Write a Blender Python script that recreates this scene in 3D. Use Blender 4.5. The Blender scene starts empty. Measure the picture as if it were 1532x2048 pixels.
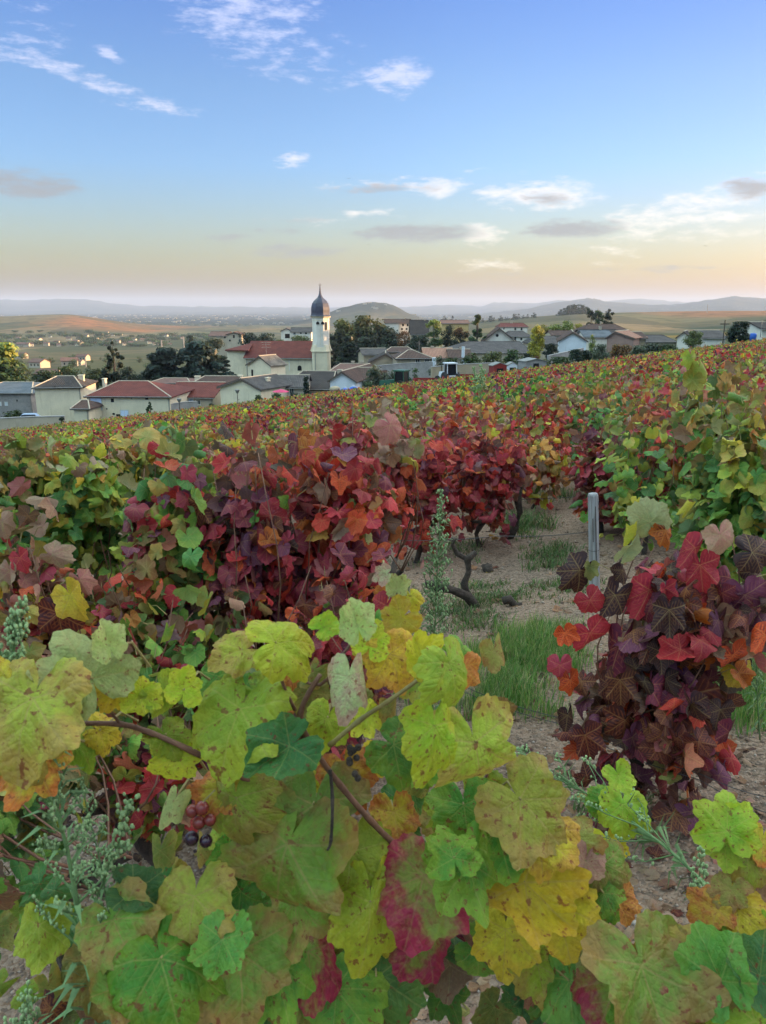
import bpy, math, random
import numpy as np
from mathutils import Vector
rng = np.random.default_rng(7); random.seed(7)
R = math.radians
S = bpy.context.scene; COL = S.collection
F = 1535.0; PITCH = R(14.92); EYE = 1.72
SUN_AZ, SUN_EL = R(73), R(4.9)

# ---------------------------------------------------------------- camera
cam = bpy.data.objects.new('camera', bpy.data.cameras.new('camera')); COL.objects.link(cam)
cam.location = (0, 0, EYE); cam.rotation_euler = (math.pi/2 - PITCH, 0, 0)
cam.data.sensor_fit = 'VERTICAL'; cam.data.sensor_height = 34.6
cam.data.lens = 34.6 * F / 2048
cam.data.clip_start = 0.05; cam.data.clip_end = 60000
cam.data.dof.use_dof = True; cam.data.dof.focus_distance = 7.0; cam.data.dof.aperture_fstop = 17.0
S.camera = cam

# ---------------------------------------------------------------- world: sky with high thin clouds
W = bpy.data.worlds.new('World'); S.world = W; W.use_nodes = True
wt = W.node_tree; wt.nodes.clear()
def wn(t, **k):
    n = wt.nodes.new(t)
    for a, b in k.items(): setattr(n, a, b)
    return n
def wl(a, b): wt.links.new(a, b)
def M_(op, a, b=None, c=None, clamp=False, tree=None):
    t = tree or wt
    n = t.nodes.new('ShaderNodeMath'); n.operation = op; n.use_clamp = clamp
    for i, v in enumerate((a, b, c)):
        if v is None: continue
        if isinstance(v, (int, float)): n.inputs[i].default_value = v
        else: t.links.new(v, n.inputs[i])
    return n.outputs[0]
def MIX(tree, f, a, b, bt='MIX'):
    n = tree.nodes.new('ShaderNodeMix'); n.data_type = 'RGBA'; n.blend_type = bt
    for i, v in ((0, f), (6, a), (7, b)):
        if isinstance(v, (int, float)): n.inputs[i].default_value = v
        elif isinstance(v, tuple): n.inputs[i].default_value = (*v[:3], 1)
        else: tree.links.new(v, n.inputs[i])
    return n.outputs[2]
def VM(tree, op, a, b=None):
    n = tree.nodes.new('ShaderNodeVectorMath'); n.operation = op
    for i, v in enumerate((a, b)):
        if v is None: continue
        if isinstance(v, tuple): n.inputs[i].default_value = v
        else: tree.links.new(v, n.inputs[i])
    return n.outputs[1] if op in ('DOT_PRODUCT', 'LENGTH') else n.outputs[0]
sky = wn('ShaderNodeTexSky', sky_type='NISHITA', sun_disc=False, sun_elevation=SUN_EL, sun_rotation=SUN_AZ,
         air_density=1.0, dust_density=2.2, ozone_density=2.0, altitude=300)
tc = wn('ShaderNodeTexCoord'); sep = wn('ShaderNodeSeparateXYZ'); wl(tc.outputs['Generated'], sep.inputs[0])
az = M_('ARCTAN2', sep.outputs[0], sep.outputs[1]); el = M_('ARCSINE', sep.outputs[2])
def azel(px, py):
    d = Vector(((px-766)/F, math.cos(PITCH)+(1024-py)/F*math.sin(PITCH), -math.sin(PITCH)+(1024-py)/F*math.cos(PITCH)))
    d.normalize(); return math.atan2(d.x, d.y), math.asin(d.z)
comb = wn('ShaderNodeCombineXYZ'); wl(az, comb.inputs[0]); wl(el, comb.inputs[1]); AE = comb.outputs[0]
# domain warp so cloud outlines are ragged
nz = wn('ShaderNodeTexNoise'); nz.inputs['Scale'].default_value = 1; nz.inputs['Detail'].default_value = 8; nz.inputs['Roughness'].default_value = .62
wl(VM(wt, 'MULTIPLY', AE, (9, 42, 1)), nz.inputs['Vector'])
nz2 = wn('ShaderNodeTexNoise'); nz2.inputs['Scale'].default_value = 1; nz2.inputs['Detail'].default_value = 9; nz2.inputs['Roughness'].default_value = .66
wl(VM(wt, 'MULTIPLY', AE, (34, 110, 1)), nz2.inputs['Vector'])
wv = VM(wt, 'MULTIPLY', VM(wt, 'SUBTRACT', nz.outputs['Color'], (.5, .5, .5)), (.10, .022, 0))
AEW = VM(wt, 'ADD', AE, wv)
def clouds(lst):
    tot = None
    for (px, py, rx, ry, s, sl) in lst:
        a, e = azel(px, py)
        v = VM(wt, 'SUBTRACT', AEW, (a, e, 0))
        if sl:
            vr = wn('ShaderNodeVectorRotate', rotation_type='Z_AXIS'); wl(v, vr.inputs['Vector']); vr.inputs['Angle'].default_value = R(sl); v = vr.outputs[0]
        v = VM(wt, 'MULTIPLY', v, (F/rx, F/ry, 0))
        d = VM(wt, 'DOT_PRODUCT', v, v)
        m = M_('MULTIPLY_ADD', d, -s, s)
        tot = m if tot is None else M_('MAXIMUM', tot, m)
    return M_('MAXIMUM', tot, 0.0)
white = clouds([(480, 30, 190, 60, .62, 0), (580, 105, 150, 50, .5, 0), (75, 60, 80, 60, .34, 0), (120, 140, 210, 18, .7, 10),
    (300, 210, 120, 16, .62, 6), (800, 150, 70, 40, .95, 0), (650, 150, 150, 26, .4, 0), (580, 320, 62, 20, .8, 0), (230, 107, 24, 15, .6, 0),
    (870, 378, 100, 24, .85, 0), (1085, 388, 135, 34, 1.0, 0), (1440, 388, 150, 30, .85, -8), (1430, 432, 170, 18, .62, 0), (1260, 450, 90, 34, .95, -8),
    (720, 376, 120, 17, .6, 0), (960, 468, 70, 24, .95, 0), (1380, 470, 150, 16, .5, 0), (740, 430, 80, 16, .5, 0), (1225, 500, 90, 34, .5, 0), (975, 530, 90, 24, .5, 0), (1000, 345, 80, 12, .4, 0), (620, 440, 120, 14, .4, 0)])
grey = clouds([(30, 372, 150, 32, .95, 0), (735, 378, 110, 12, .8, 0), (845, 468, 150, 22, 1.0, 0), (1150, 456, 110, 22, 1.0, -3), (610, 500, 130, 16, .75, 0),
    (1500, 375, 70, 22, .9, 0), (1095, 396, 60, 14, .8, 0), (570, 460, 60, 8, .6, 0), (465, 473, 60, 8, .6, 0), (1330, 539, 150, 7, .6, 0), (985, 547, 80, 7, .6, 0), (590, 440, 90, 7, .5, 0), (860, 380, 50, 10, .5, 0)])
def dens(m, k, lo, hi):
    v = M_('ADD', M_('MULTIPLY', nz2.outputs[0], k*1.35), M_('MULTIPLY', nz.outputs[0], k*.9))
    v = M_('ADD', M_('SUBTRACT', v, k*1.12), m)
    mr = wn('ShaderNodeMapRange', interpolation_type='SMOOTHSTEP'); wl(v, mr.inputs[0]); mr.inputs[1].default_value = lo; mr.inputs[2].default_value = hi
    gate = M_('MULTIPLY', m, 6.0, clamp=True)
    return M_('MULTIPLY', mr.outputs[0], gate)
dw = dens(white, 1.9, .22, 1.2); dg = dens(grey, 1.3, .2, 1.0)
# sky tint by height over physical sky; unseen overhead brightened as added fill light
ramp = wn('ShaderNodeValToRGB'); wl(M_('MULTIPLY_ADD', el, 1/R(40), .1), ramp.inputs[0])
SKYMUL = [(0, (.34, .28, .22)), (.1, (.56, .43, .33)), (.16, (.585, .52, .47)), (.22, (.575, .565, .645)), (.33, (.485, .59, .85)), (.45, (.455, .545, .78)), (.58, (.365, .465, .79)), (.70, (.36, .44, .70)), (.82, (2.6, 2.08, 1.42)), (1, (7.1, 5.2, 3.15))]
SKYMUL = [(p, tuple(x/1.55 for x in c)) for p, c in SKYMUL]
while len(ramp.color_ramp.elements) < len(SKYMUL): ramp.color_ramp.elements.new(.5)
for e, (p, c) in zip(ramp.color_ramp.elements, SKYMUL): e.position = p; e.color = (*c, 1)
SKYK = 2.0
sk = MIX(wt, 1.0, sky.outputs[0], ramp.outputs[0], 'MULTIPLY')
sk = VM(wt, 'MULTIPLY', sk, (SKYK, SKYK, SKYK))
glow = wn('ShaderNodeMapRange', interpolation_type='SMOOTHSTEP'); wl(az, glow.inputs[0]); glow.inputs[1].default_value = .05; glow.inputs[2].default_value = .62; glow.inputs[3].default_value = 1; glow.inputs[4].default_value = .78
gc = wn('ShaderNodeCombineXYZ'); wl(glow.outputs[0], gc.inputs[0]); wl(glow.outputs[0], gc.inputs[1]); wl(M_('POWER', glow.outputs[0], .6), gc.inputs[2]); sk = VM(wt, 'MULTIPLY', sk, gc.outputs[0])
# the low clouds are warm, the high ones pinkish white
cw = wn('ShaderNodeValToRGB'); wl(M_('MULTIPLY_ADD', el, 1/R(40), .1), cw.inputs[0])
cw.color_ramp.elements[0].position = .1; cw.color_ramp.elements[0].color = (1.0, .88, .68, 1)
cw.color_ramp.elements[1].position = .5; cw.color_ramp.elements[1].color = (.54, .58, .78, 1)
CK = 1.85
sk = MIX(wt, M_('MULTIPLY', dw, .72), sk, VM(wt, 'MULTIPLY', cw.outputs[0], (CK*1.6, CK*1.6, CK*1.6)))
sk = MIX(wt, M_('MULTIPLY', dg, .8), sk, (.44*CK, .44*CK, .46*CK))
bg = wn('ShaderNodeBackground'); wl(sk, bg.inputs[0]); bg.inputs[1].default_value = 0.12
wo = wn('ShaderNodeOutputWorld'); wl(bg.outputs[0], wo.inputs[0])
W.cycles.sampling_method = 'MANUAL'; W.cycles.sample_map_resolution = 512

# ---------------------------------------------------------------- sun, low on the right
sun = bpy.data.objects.new('sun', bpy.data.lights.new('sun', 'SUN')); COL.objects.link(sun)
sun.data.energy = 3.6; sun.data.angle = R(.5); sun.data.color = (1, .60, .28)
sd = Vector((math.sin(SUN_AZ)*math.cos(SUN_EL), math.cos(SUN_AZ)*math.cos(SUN_EL), math.sin(SUN_EL)))
sun.rotation_euler = sd.to_track_quat('Z', 'Y').to_euler(); sun.location = (300, 60, 60)
S.view_settings.view_transform = 'Standard'; S.view_settings.look = 'None'; S.view_settings.exposure = 2.1; S.view_settings.gamma = 1
S.render.engine = 'CYCLES'
S.cycles.max_bounces = 5; S.cycles.diffuse_bounces = 3; S.cycles.glossy_bounces = 2; S.cycles.transmission_bounces = 3
S.cycles.volume_bounces = 0; S.cycles.transparent_max_bounces = 6; S.cycles.caustics_reflective = False; S.cycles.caustics_refractive = False
S.cycles.use_adaptive_sampling = True; S.cycles.adaptive_threshold = 0.02; S.cycles.use_denoising = True

# ---------------------------------------------------------------- helpers
def at(px, py, D):
    """world point seen at photograph pixel (px,py), D metres in front"""
    up = (1024-py)/F
    y = math.cos(PITCH)+up*math.sin(PITCH); z = -math.sin(PITCH)+up*math.cos(PITCH); x = (px-766)/F
    return Vector((x/y*D, D, EYE+z/y*D))
def tag(o, label=None, cat=None, group=None, kind=None):
    for k, v in (('label', label), ('category', cat), ('group', group), ('kind', kind)):
        if v: o[k] = v
    return o
def empty(name, loc, rz=0, **k):
    o = bpy.data.objects.new(name, None); COL.objects.link(o); o.location = loc; o.rotation_euler = (0, 0, rz)
    o.empty_display_size = .1
    return tag(o, **k)
def link(name, me, parent=None, loc=None):
    o = bpy.data.objects.new(name, me); COL.objects.link(o)
    if parent is not None: o.parent = parent
    if loc is not None: o.location = loc
    return o
class MB:
    def __init__(s): s.v = []; s.f = []
    def add(s, vs, fs):
        n = len(s.v); s.v += [tuple(v) for v in vs]; s.f += [tuple(i+n for i in f) for f in fs]; return s
    def box(s, x0, x1, y0, y1, z0, z1):
        vs = [(x, y, z) for z in (z0, z1) for y in (y0, y1) for x in (x0, x1)]
        return s.add(vs, [(0, 2, 3, 1), (4, 5, 7, 6), (0, 1, 5, 4), (2, 6, 7, 3), (0, 4, 6, 2), (1, 3, 7, 5)])
    def hexa(s, p): # 4 bottom (ccw) + 4 top
        return s.add(p, [(3, 2, 1, 0), (4, 5, 6, 7), (0, 1, 5, 4), (1, 2, 6, 5), (2, 3, 7, 6), (3, 0, 4, 7)])
    def tube(s, pts, rad, n=6, cap=True):
        pts = [Vector(p) for p in pts]; rings = []
        if isinstance(rad, (int, float)): rad = [rad]*len(pts)
        up = Vector((.13, .27, 1)).normalized()
        for i, p in enumerate(pts):
            t = (pts[min(i+1, len(pts)-1)]-pts[max(i-1, 0)]).normalized()
            a = t.cross(up)
            if a.length < .05: a = t.cross(Vector((1, 0, 0)))
            a.normalize(); b = t.cross(a)
            rings.append([p+(a*math.cos(2*math.pi*k/n)+b*math.sin(2*math.pi*k/n))*rad[i] for k in range(n)])
        vs = [v for r in rings for v in r]; fs = []
        for i in range(len(pts)-1):
            for k in range(n): fs.append((i*n+k, i*n+(k+1) % n, (i+1)*n+(k+1) % n, (i+1)*n+k))
        if cap: fs += [tuple(range(n-1, -1, -1)), tuple((len(pts)-1)*n+k for k in range(n))]
        return s.add(vs, fs)
    def lathe(s, prof, n=16, c=(0, 0), rot=0):
        vs = [(c[0]+r*math.cos(rot+2*math.pi*k/n), c[1]+r*math.sin(rot+2*math.pi*k/n), z) for r, z in prof for k in range(n)]
        fs = [(i*n+k, i*n+(k+1) % n, (i+1)*n+(k+1) % n, (i+1)*n+k) for i in range(len(prof)-1) for k in range(n)]
        fs += [tuple(range(n-1, -1, -1)), tuple((len(prof)-1)*n+k for k in range(n))]
        return s.add(vs, fs)
    def ball(s, c, r, n=8, m=5, sz=1):
        vs = [(c[0], c[1], c[2]-r*sz)]
        for i in range(1, m):
            a = -math.pi/2+math.pi*i/m
            vs += [(c[0]+r*math.cos(a)*math.cos(2*math.pi*k/n), c[1]+r*math.cos(a)*math.sin(2*math.pi*k/n), c[2]+r*sz*math.sin(a)) for k in range(n)]
        vs.append((c[0], c[1], c[2]+r*sz)); L = len(vs)-1; fs = []
        for k in range(n):
            fs.append((0, 1+(k+1) % n, 1+k)); fs.append((L, L-n+k, L-n+(k+1) % n))
            for i in range(m-2): fs.append((1+i*n+k, 1+i*n+(k+1) % n, 1+(i+1)*n+(k+1) % n, 1+(i+1)*n+k))
        return s.add(vs, fs)
    def build(s, name, mat, parent=None, smooth=False, loc=None):
        me = bpy.data.meshes.new(name); me.from_pydata(s.v, [], s.f); me.materials.append(mat)
        if smooth: me.polygons.foreach_set('use_smooth', [True]*len(me.polygons))
        me.update(); return link(name, me, parent, loc)
def npmesh(name, V, Fc, mat, attrs=None, smooth=False):
    """V (n,3), Fc (m,k) same-size polygons, attrs {name:(type,array)}"""
    me = bpy.data.meshes.new(name); m, k = Fc.shape
    me.vertices.add(len(V)); me.vertices.foreach_set('co', V.astype(np.float32).ravel())
    me.loops.add(m*k); me.loops.foreach_set('vertex_index', Fc.astype(np.int32).ravel())
    me.polygons.add(m); me.polygons.foreach_set('loop_start', np.arange(m, dtype=np.int32)*k)
    me.polygons.foreach_set('loop_total', np.full(m, k, dtype=np.int32))
    if smooth: me.polygons.foreach_set('use_smooth', np.ones(m, dtype=bool))
    for mm in (mat if isinstance(mat, list) else [mat]): me.materials.append(mm)
    me.update(calc_edges=True)
    for a, (ty, arr) in (attrs or {}).items():
        at_ = me.attributes.new(a, ty, 'POINT')
        at_.data.foreach_set('color' if ty == 'FLOAT_COLOR' else 'vector', arr.astype(np.float32).ravel())
    return me
# ---------------------------------------------------------------- materials
def newmat(name):
    m = bpy.data.materials.new(name); m.use_nodes = True; t = m.node_tree; b = t.nodes['Principled BSDF']
    return m, t, b
def noise(t, vec, scale, detail=4, rough=.55):
    n = t.nodes.new('ShaderNodeTexNoise'); n.inputs['Scale'].default_value = scale; n.inputs['Detail'].default_value = detail; n.inputs['Roughness'].default_value = rough
    if vec is not None: t.links.new(vec, n.inputs['Vector'])
    return n
def remap(t, v, a, b, c=0., d=1., smooth=True):
    n = t.nodes.new('ShaderNodeMapRange'); n.interpolation_type = 'SMOOTHSTEP' if smooth else 'LINEAR'
    t.links.new(v, n.inputs[0])
    for i, x in enumerate((a, b, c, d)): n.inputs[i+1].default_value = x
    return n.outputs[0]
def coords(t, kind='Object'):
    return t.nodes.new('ShaderNodeTexCoord').outputs[kind]
def bump(t, b, h, dist=.01, strength=1.):
    n = t.nodes.new('ShaderNodeBump'); n.inputs['Distance'].default_value = dist; n.inputs['Strength'].default_value = strength
    t.links.new(h, n.inputs['Height']); t.links.new(n.outputs[0], b.inputs['Normal'])
def plain(name, c, rough=.6, var=.25, scale=3., bmp=0., spec=.4, metal=0.):
    m, t, b = newmat(name); co = coords(t)
    n = noise(t, co, scale, 6); n2 = noise(t, co, scale*6.3, 4)
    f = M_('ADD', M_('MULTIPLY', n.outputs[0], .7, tree=t), M_('MULTIPLY', n2.outputs[0], .3, tree=t), tree=t)
    f = remap(t, f, .3, .7)
    lo = tuple(x*(1-var) for x in c); hi = tuple(min(1, x*(1+var)) for x in c)
    t.links.new(MIX(t, f, lo, hi), b.inputs['Base Color'])
    b.inputs['Roughness'].default_value = rough; b.inputs['Specular IOR Level'].default_value = spec; b.inputs['Metallic'].default_value = metal
    if bmp: bump(t, b, n2.outputs[0], bmp)
    return m
def plaster(name, c):
    m, t, b = newmat(name); co = coords(t)
    n = noise(t, co, .5, 7, .6); n2 = noise(t, VM(t, 'MULTIPLY', co, (2.2, 2.2, .35)), 1., 6, .6); n3 = noise(t, co, 14, 3)
    col = MIX(t, remap(t, n.outputs[0], .35, .7, 0, .5), c, tuple(x*.72 for x in c))
    col = MIX(t, remap(t, n2.outputs[0], .5, .8, 0, .5), col, (c[0]*.6, c[1]*.56, c[2]*.5))
    t.links.new(col, b.inputs['Base Color']); b.inputs['Roughness'].default_value = .9; b.inputs['Specular IOR Level'].default_value = .2
    bump(t, b, n3.outputs[0], .01); return m
def tiles(name, c, c2, axis='x'):
    m, t, b = newmat(name); co = coords(t)
    w = t.nodes.new('ShaderNodeTexWave'); w.bands_direction = 'X' if axis == 'x' else 'Y'; w.inputs['Scale'].default_value = 1.15; w.inputs['Distortion'].default_value = .6; w.inputs['Detail'].default_value = 1
    t.links.new(co, w.inputs[0])
    n = noise(t, co, .6, 6, .62); n2 = noise(t, VM(t, 'MULTIPLY', co, (4, 3, 3)), 1., 3, .7)
    col = MIX(t, remap(t, n.outputs[0], .36, .64), c, c2)
    col = MIX(t, remap(t, n2.outputs[0], .45, .7, 0, .55), col, tuple(x*.5 for x in c2))
    col = MIX(t, M_('MULTIPLY', M_('SUBTRACT', 1., w.outputs[1], tree=t), .45, tree=t), col, tuple(x*.42 for x in c))
    t.links.new(col, b.inputs['Base Color']); b.inputs['Roughness'].default_value = .85; b.inputs['Specular IOR Level'].default_value = .25
    bump(t, b, w.outputs[1], .05); return m
def stone(name, c, c2, sc=2.2):
    m, t, b = newmat(name); co = coords(t)
    v = t.nodes.new('ShaderNodeTexVoronoi'); v.feature = 'DISTANCE_TO_EDGE'; v.inputs['Scale'].default_value = sc
    t.links.new(VM(t, 'MULTIPLY', co, (1, 1, 1.8)), v.inputs['Vector'])
    v2 = t.nodes.new('ShaderNodeTexVoronoi'); v2.inputs['Scale'].default_value = sc; t.links.new(VM(t, 'MULTIPLY', co, (1, 1, 1.8)), v2.inputs['Vector'])
    sp = t.nodes.new('ShaderNodeSeparateColor'); t.links.new(v2.outputs['Color'], sp.inputs[0])
    n = noise(t, co, .7, 5)
    col = MIX(t, sp.outputs[0], c, c2); col = MIX(t, remap(t, n.outputs[0], .4, .7, 0, .4), col, tuple(x*.55 for x in c))
    col = MIX(t, remap(t, v.outputs[0], 0, .06, .5, 0), col, tuple(x*1.25 for x in c2))
    t.links.new(col, b.inputs['Base Color']); b.inputs['Roughness'].default_value = .95; return m
def attr(t, n):
    a = t.nodes.new('ShaderNodeAttribute'); a.attribute_name = n; return a
def leafmat(name, near=True, trans=.3, fine=False):
    m, t, b = newmat(name); c1 = attr(t, 'c1'); col = c1.outputs[0]
    oi = t.nodes.new('ShaderNodeObjectInfo')
    if near:
        c2 = attr(t, 'c2'); uv = attr(t, 'luv').outputs['Vector']; sp = t.nodes.new('ShaderNodeSeparateXYZ'); t.links.new(uv, sp.inputs[0])
        x, y, rnd = sp.outputs
        ax = M_('ABSOLUTE', x, tree=t); r = M_('SQRT', M_('ADD', M_('MULTIPLY', x, x, tree=t), M_('MULTIPLY', y, y, tree=t), tree=t), tree=t)
        vein = None
        for ang in (0, 50, 108):
            sx, cy = math.sin(R(ang)), math.cos(R(ang))
            d = M_('ABSOLUTE', M_('SUBTRACT', M_('MULTIPLY', ax, cy, tree=t), M_('MULTIPLY', y, sx, tree=t), tree=t), tree=t)
            al = M_('ADD', M_('MULTIPLY', ax, sx, tree=t), M_('MULTIPLY', y, cy, tree=t), tree=t)
            d = M_('ADD', d, M_('MULTIPLY', M_('LESS_THAN', al, 0., tree=t), 2., tree=t), tree=t)
            # side veins, slanting off each main vein
            vein = d if vein is None else M_('MINIMUM', vein, d, tree=t)
            a2 = M_('SUBTRACT', al, M_('MULTIPLY', d, .8, tree=t), tree=t)
            pp = M_('ABSOLUTE', M_('SUBTRACT', M_('FRACT', M_('MULTIPLY', a2, 6.5, tree=t), tree=t), .5, tree=t), tree=t)
            side = M_('ADD', M_('MULTIPLY', pp, .11, tree=t), M_('MULTIPLY', M_('GREATER_THAN', d, .26, tree=t), 1., tree=t), tree=t)
            side = M_('ADD', side, .012, tree=t)
            side = M_('ADD', side, M_('MULTIPLY', M_('LESS_THAN', al, 0.05, tree=t), 2., tree=t), tree=t)
            vein = M_('MINIMUM', vein, side, tree=t)
        cb = t.nodes.new('ShaderNodeCombineXYZ'); t.links.new(x, cb.inputs[0]); t.links.new(y, cb.inputs[1]); t.links.new(M_('MULTIPLY', rnd, 37., tree=t), cb.inputs[2])
        n = noise(t, cb.outputs[0], 2.1, 6, .6); n2 = noise(t, cb.outputs[0], 11., 4, .6)
        nf = M_('ADD', M_('MULTIPLY', n.outputs[0], .78, tree=t), M_('MULTIPLY', n2.outputs[0], .22, tree=t), tree=t)
        edge = M_('MULTIPLY_ADD', r, .42 if fine else .55, M_('SUBTRACT', M_('MULTIPLY', nf, 1.7, tree=t) if fine else nf, .62 if fine else .34, tree=t), tree=t)
        edge = M_('MULTIPLY', remap(t, edge, .24 if fine else .16, .66 if fine else .56), c2.outputs['Alpha'], tree=t)
        wide = M_('MULTIPLY', remap(t, M_('ADD', vein, M_('MULTIPLY', M_('SUBTRACT', n2.outputs[0], .5, tree=t), .05, tree=t), tree=t), .0, .075, 1, 0), c1.outputs['Alpha'], tree=t)
        f = M_('MAXIMUM', edge, wide, tree=t)
        col = MIX(t, f, col, c2.outputs[0])
        thin = remap(t, vein, .005, .022, .5 if fine else .62, 0)
        hi = MIX(t, .5, c2.outputs[0], (.42, .36, .14))
        col = MIX(t, thin, col, hi)
        # mottle, and the dry brown specks of autumn
        col = MIX(t, remap(t, n2.outputs[0], .35, .7, 0, .4), col, VM(t, 'MULTIPLY', col, (.55, .55, .55)))
        spk = noise(t, cb.outputs[0], 7.5, 3, .6)
        k = M_('MULTIPLY', remap(t, spk.outputs[0], .585, .66), remap(t, M_('ADD', n.outputs[0], M_('MULTIPLY', rnd, .12, tree=t), tree=t), .42, .58), tree=t)
        col = MIX(t, M_('MULTIPLY', k, .75 if fine else .22, tree=t), col, (.20, .035, .025))
        vo = t.nodes.new('ShaderNodeTexVoronoi'); vo.feature = 'DISTANCE_TO_EDGE'; vo.inputs['Scale'].default_value = 13; t.links.new(cb.outputs[0], vo.inputs['Vector'])
        hgt = M_('ADD', M_('MULTIPLY', remap(t, vein, 0, .05), .6, tree=t), M_('MULTIPLY', remap(t, vo.outputs[0], 0, .25), .35, tree=t), tree=t)
        hgt = M_('ADD', hgt, M_('MULTIPLY', n2.outputs[0], .4, tree=t), tree=t)
        bump(t, b, hgt, .003, .5)
    else:
        hs = t.nodes.new('ShaderNodeHueSaturation'); t.links.new(col, hs.inputs['Color'])
        t.links.new(M_('MULTIPLY_ADD', oi.outputs['Random'], .03, .485, tree=t), hs.inputs['Hue'])
        t.links.new(M_('MULTIPLY_ADD', oi.outputs['Random'], .4, .8, tree=t), hs.inputs['Value'])
        col = hs.outputs[0]
    gb_ = t.nodes.new('ShaderNodeNewGeometry'); col = MIX(t, M_('MULTIPLY', gb_.outputs['Backfacing'], .30 if near else .1, tree=t), col, (.27, .25, .19))   # paler underside
    t.links.new(col, b.inputs['Base Color']); b.inputs['Roughness'].default_value = .5; b.inputs['Specular IOR Level'].default_value = .3
    tr = t.nodes.new('ShaderNodeBsdfTranslucent'); t.links.new(VM(t, 'MULTIPLY', col, (1.25, 1.2, .9)), tr.inputs[0])
    mx = t.nodes.new('ShaderNodeMixShader'); mx.inputs[0].default_value = trans
    t.links.new(b.outputs[0], mx.inputs[1]); t.links.new(tr.outputs[0], mx.inputs[2])
    t.links.new(mx.outputs[0], t.nodes['Material Output'].inputs[0])
    return m
MATS = dict(
    leaf=leafmat('vine_leaf', trans=.22), leaf_big=leafmat('vine_leaf_close', fine=True, trans=.36), leaf_far=leafmat('foliage', near=False),
    bark=plain('vine_bark', (.07, .052, .042), .9, .5, 30, .01), cane=plain('vine_cane', (.16, .075, .045), .6, .35, 25, .002),
    stalk=plain('leaf_stalk', (.28, .22, .08), .6, .3, 20), treebark=plain('tree_bark', (.09, .07, .055), .9, .35, 3, .02),
    wire=plain('steel_wire', (.08, .08, .085), .5, .2, 5, metal=.6), weed=plain('weed_green', (.13, .22, .085), .7, .3, 15), bud=plain('weed_bud', (.27, .38, .17), .8, .25, 60),
    glass=plain('dark_window', (.006, .007, .010), .35, .3, 1, spec=.25), white=plain('white_paint', (.62, .66, .72), .6, .1, 2), shutter=plain('pale_shutter', (.60, .70, .90), .7, .1, 1),
    frame=plain('window_frame', (.55, .55, .52), .7, .15, 2), trim=plain('eave_trim', (.12, .09, .075), .8, .2, 2), gutter=plain('zinc_gutter', (.22, .21, .2), .6, .2, 3),
    grape=plain('grape_skin', (.03, .008, .02), .25, .4, 20, spec=.6), grape_red=plain('grape_red', (.22, .03, .025), .25, .4, 20, spec=.6),
    concrete=plain('concrete', (.33, .31, .3), .9, .2, 1.2), red_paint=plain('red_paint', (.24, .025, .02), .5, .2, 2), green_paint=plain('green_paint', (.02, .09, .055), .45, .2, 2),
    rubber=plain('rubber', (.02, .02, .02), .8, .2, 5), blue=plain('blue_plastic', (.03, .12, .5), .4, .15, 2), pink=plain('pink_canvas', (.6, .06, .16), .8, .12, 2),
    carblue=plain('car_blue', (.35, .45, .6), .25, .05, 1, spec=.6), brass=plain('gilded_metal', (.4, .28, .12), .4, .1, 3, metal=.7), lead=plain('dome_slate', (.045, .045, .075), .45, .3, 1.5, spec=.5))

# ---------------------------------------------------------------- terrain
TPX = np.array([-700, 0, 150, 300, 600, 766, 900, 1030, 1150, 1350, 1532, 1750, 2100, 2700.])
TD = np.array([80, 110, 150, 220, 350, 600, 1000, 1500, 2200, 3200, 4500, 9000, 16000.])
TPY = np.array([
 [890, 868, 842, 805, 762, 724, 700, 676, 640, 652, 641, 630, 626],
 [872, 858, 835, 800, 760, 724, 701, 677, 627, 650, 640, 629, 625],
 [859, 850, 828, 794, 758, 724, 701, 676, 623, 650, 640, 629, 625],
 [846, 842, 820, 787, 756, 724, 701, 677, 652, 650, 640, 629, 625],
 [806, 812, 792, 767, 739, 710, 690, 676, 660, 650, 640, 629, 625],
 [785, 793, 774, 751, 726, 702, 684, 670, 657, 650, 640, 629, 625],
 [768, 775, 757, 731, 706, 689, 674, 647, 650, 650, 640, 629, 625],
 [750, 755, 738, 718, 698, 683, 660, 633, 645, 648, 640, 629, 625],
 [735, 736, 719, 706, 690, 675, 645, 623, 640, 645, 640, 629, 625],
 [712, 708, 701, 693, 683, 675, 657, 622, 634, 640, 638, 629, 625],
 [690, 688, 683, 678, 672, 662, 645, 620, 630, 636, 636, 629, 625],
 [660, 640, 620, 575, 560, 600, 612, 615, 626, 632, 634, 629, 625],
 [630, 600, 575, 540, 545, 590, 605, 612, 622, 630, 634, 629, 625],
 [600, 570, 560, 560, 590, 610, 615, 620, 626, 630, 634, 629, 625]], float)
TT = np.tan(np.arctan((1024-TPY)/F)-PITCH)  # slope seen from the eye
def catmull(xs, ys, x):
    return np.interp(x, xs, ys)
def smooth1(a, k):
    ker = np.ones(k)/k; pad = np.pad(a, (k//2, k//2), mode='edge'); return np.convolve(pad, ker, 'valid')
_upx = np.linspace(-700, 2700, 341); _uld = np.linspace(math.log(80), math.log(16000), 161)
_g = np.array([np.interp(_upx, TPX, TT[:, j]) for j in range(len(TD))]).T
_g = np.array([np.interp(_uld, np.log(TD), r) for r in _g])
_g = np.array([smooth1(r, 7) for r in _g]); _g = np.array([smooth1(c, 5) for c in _g.T]).T
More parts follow.
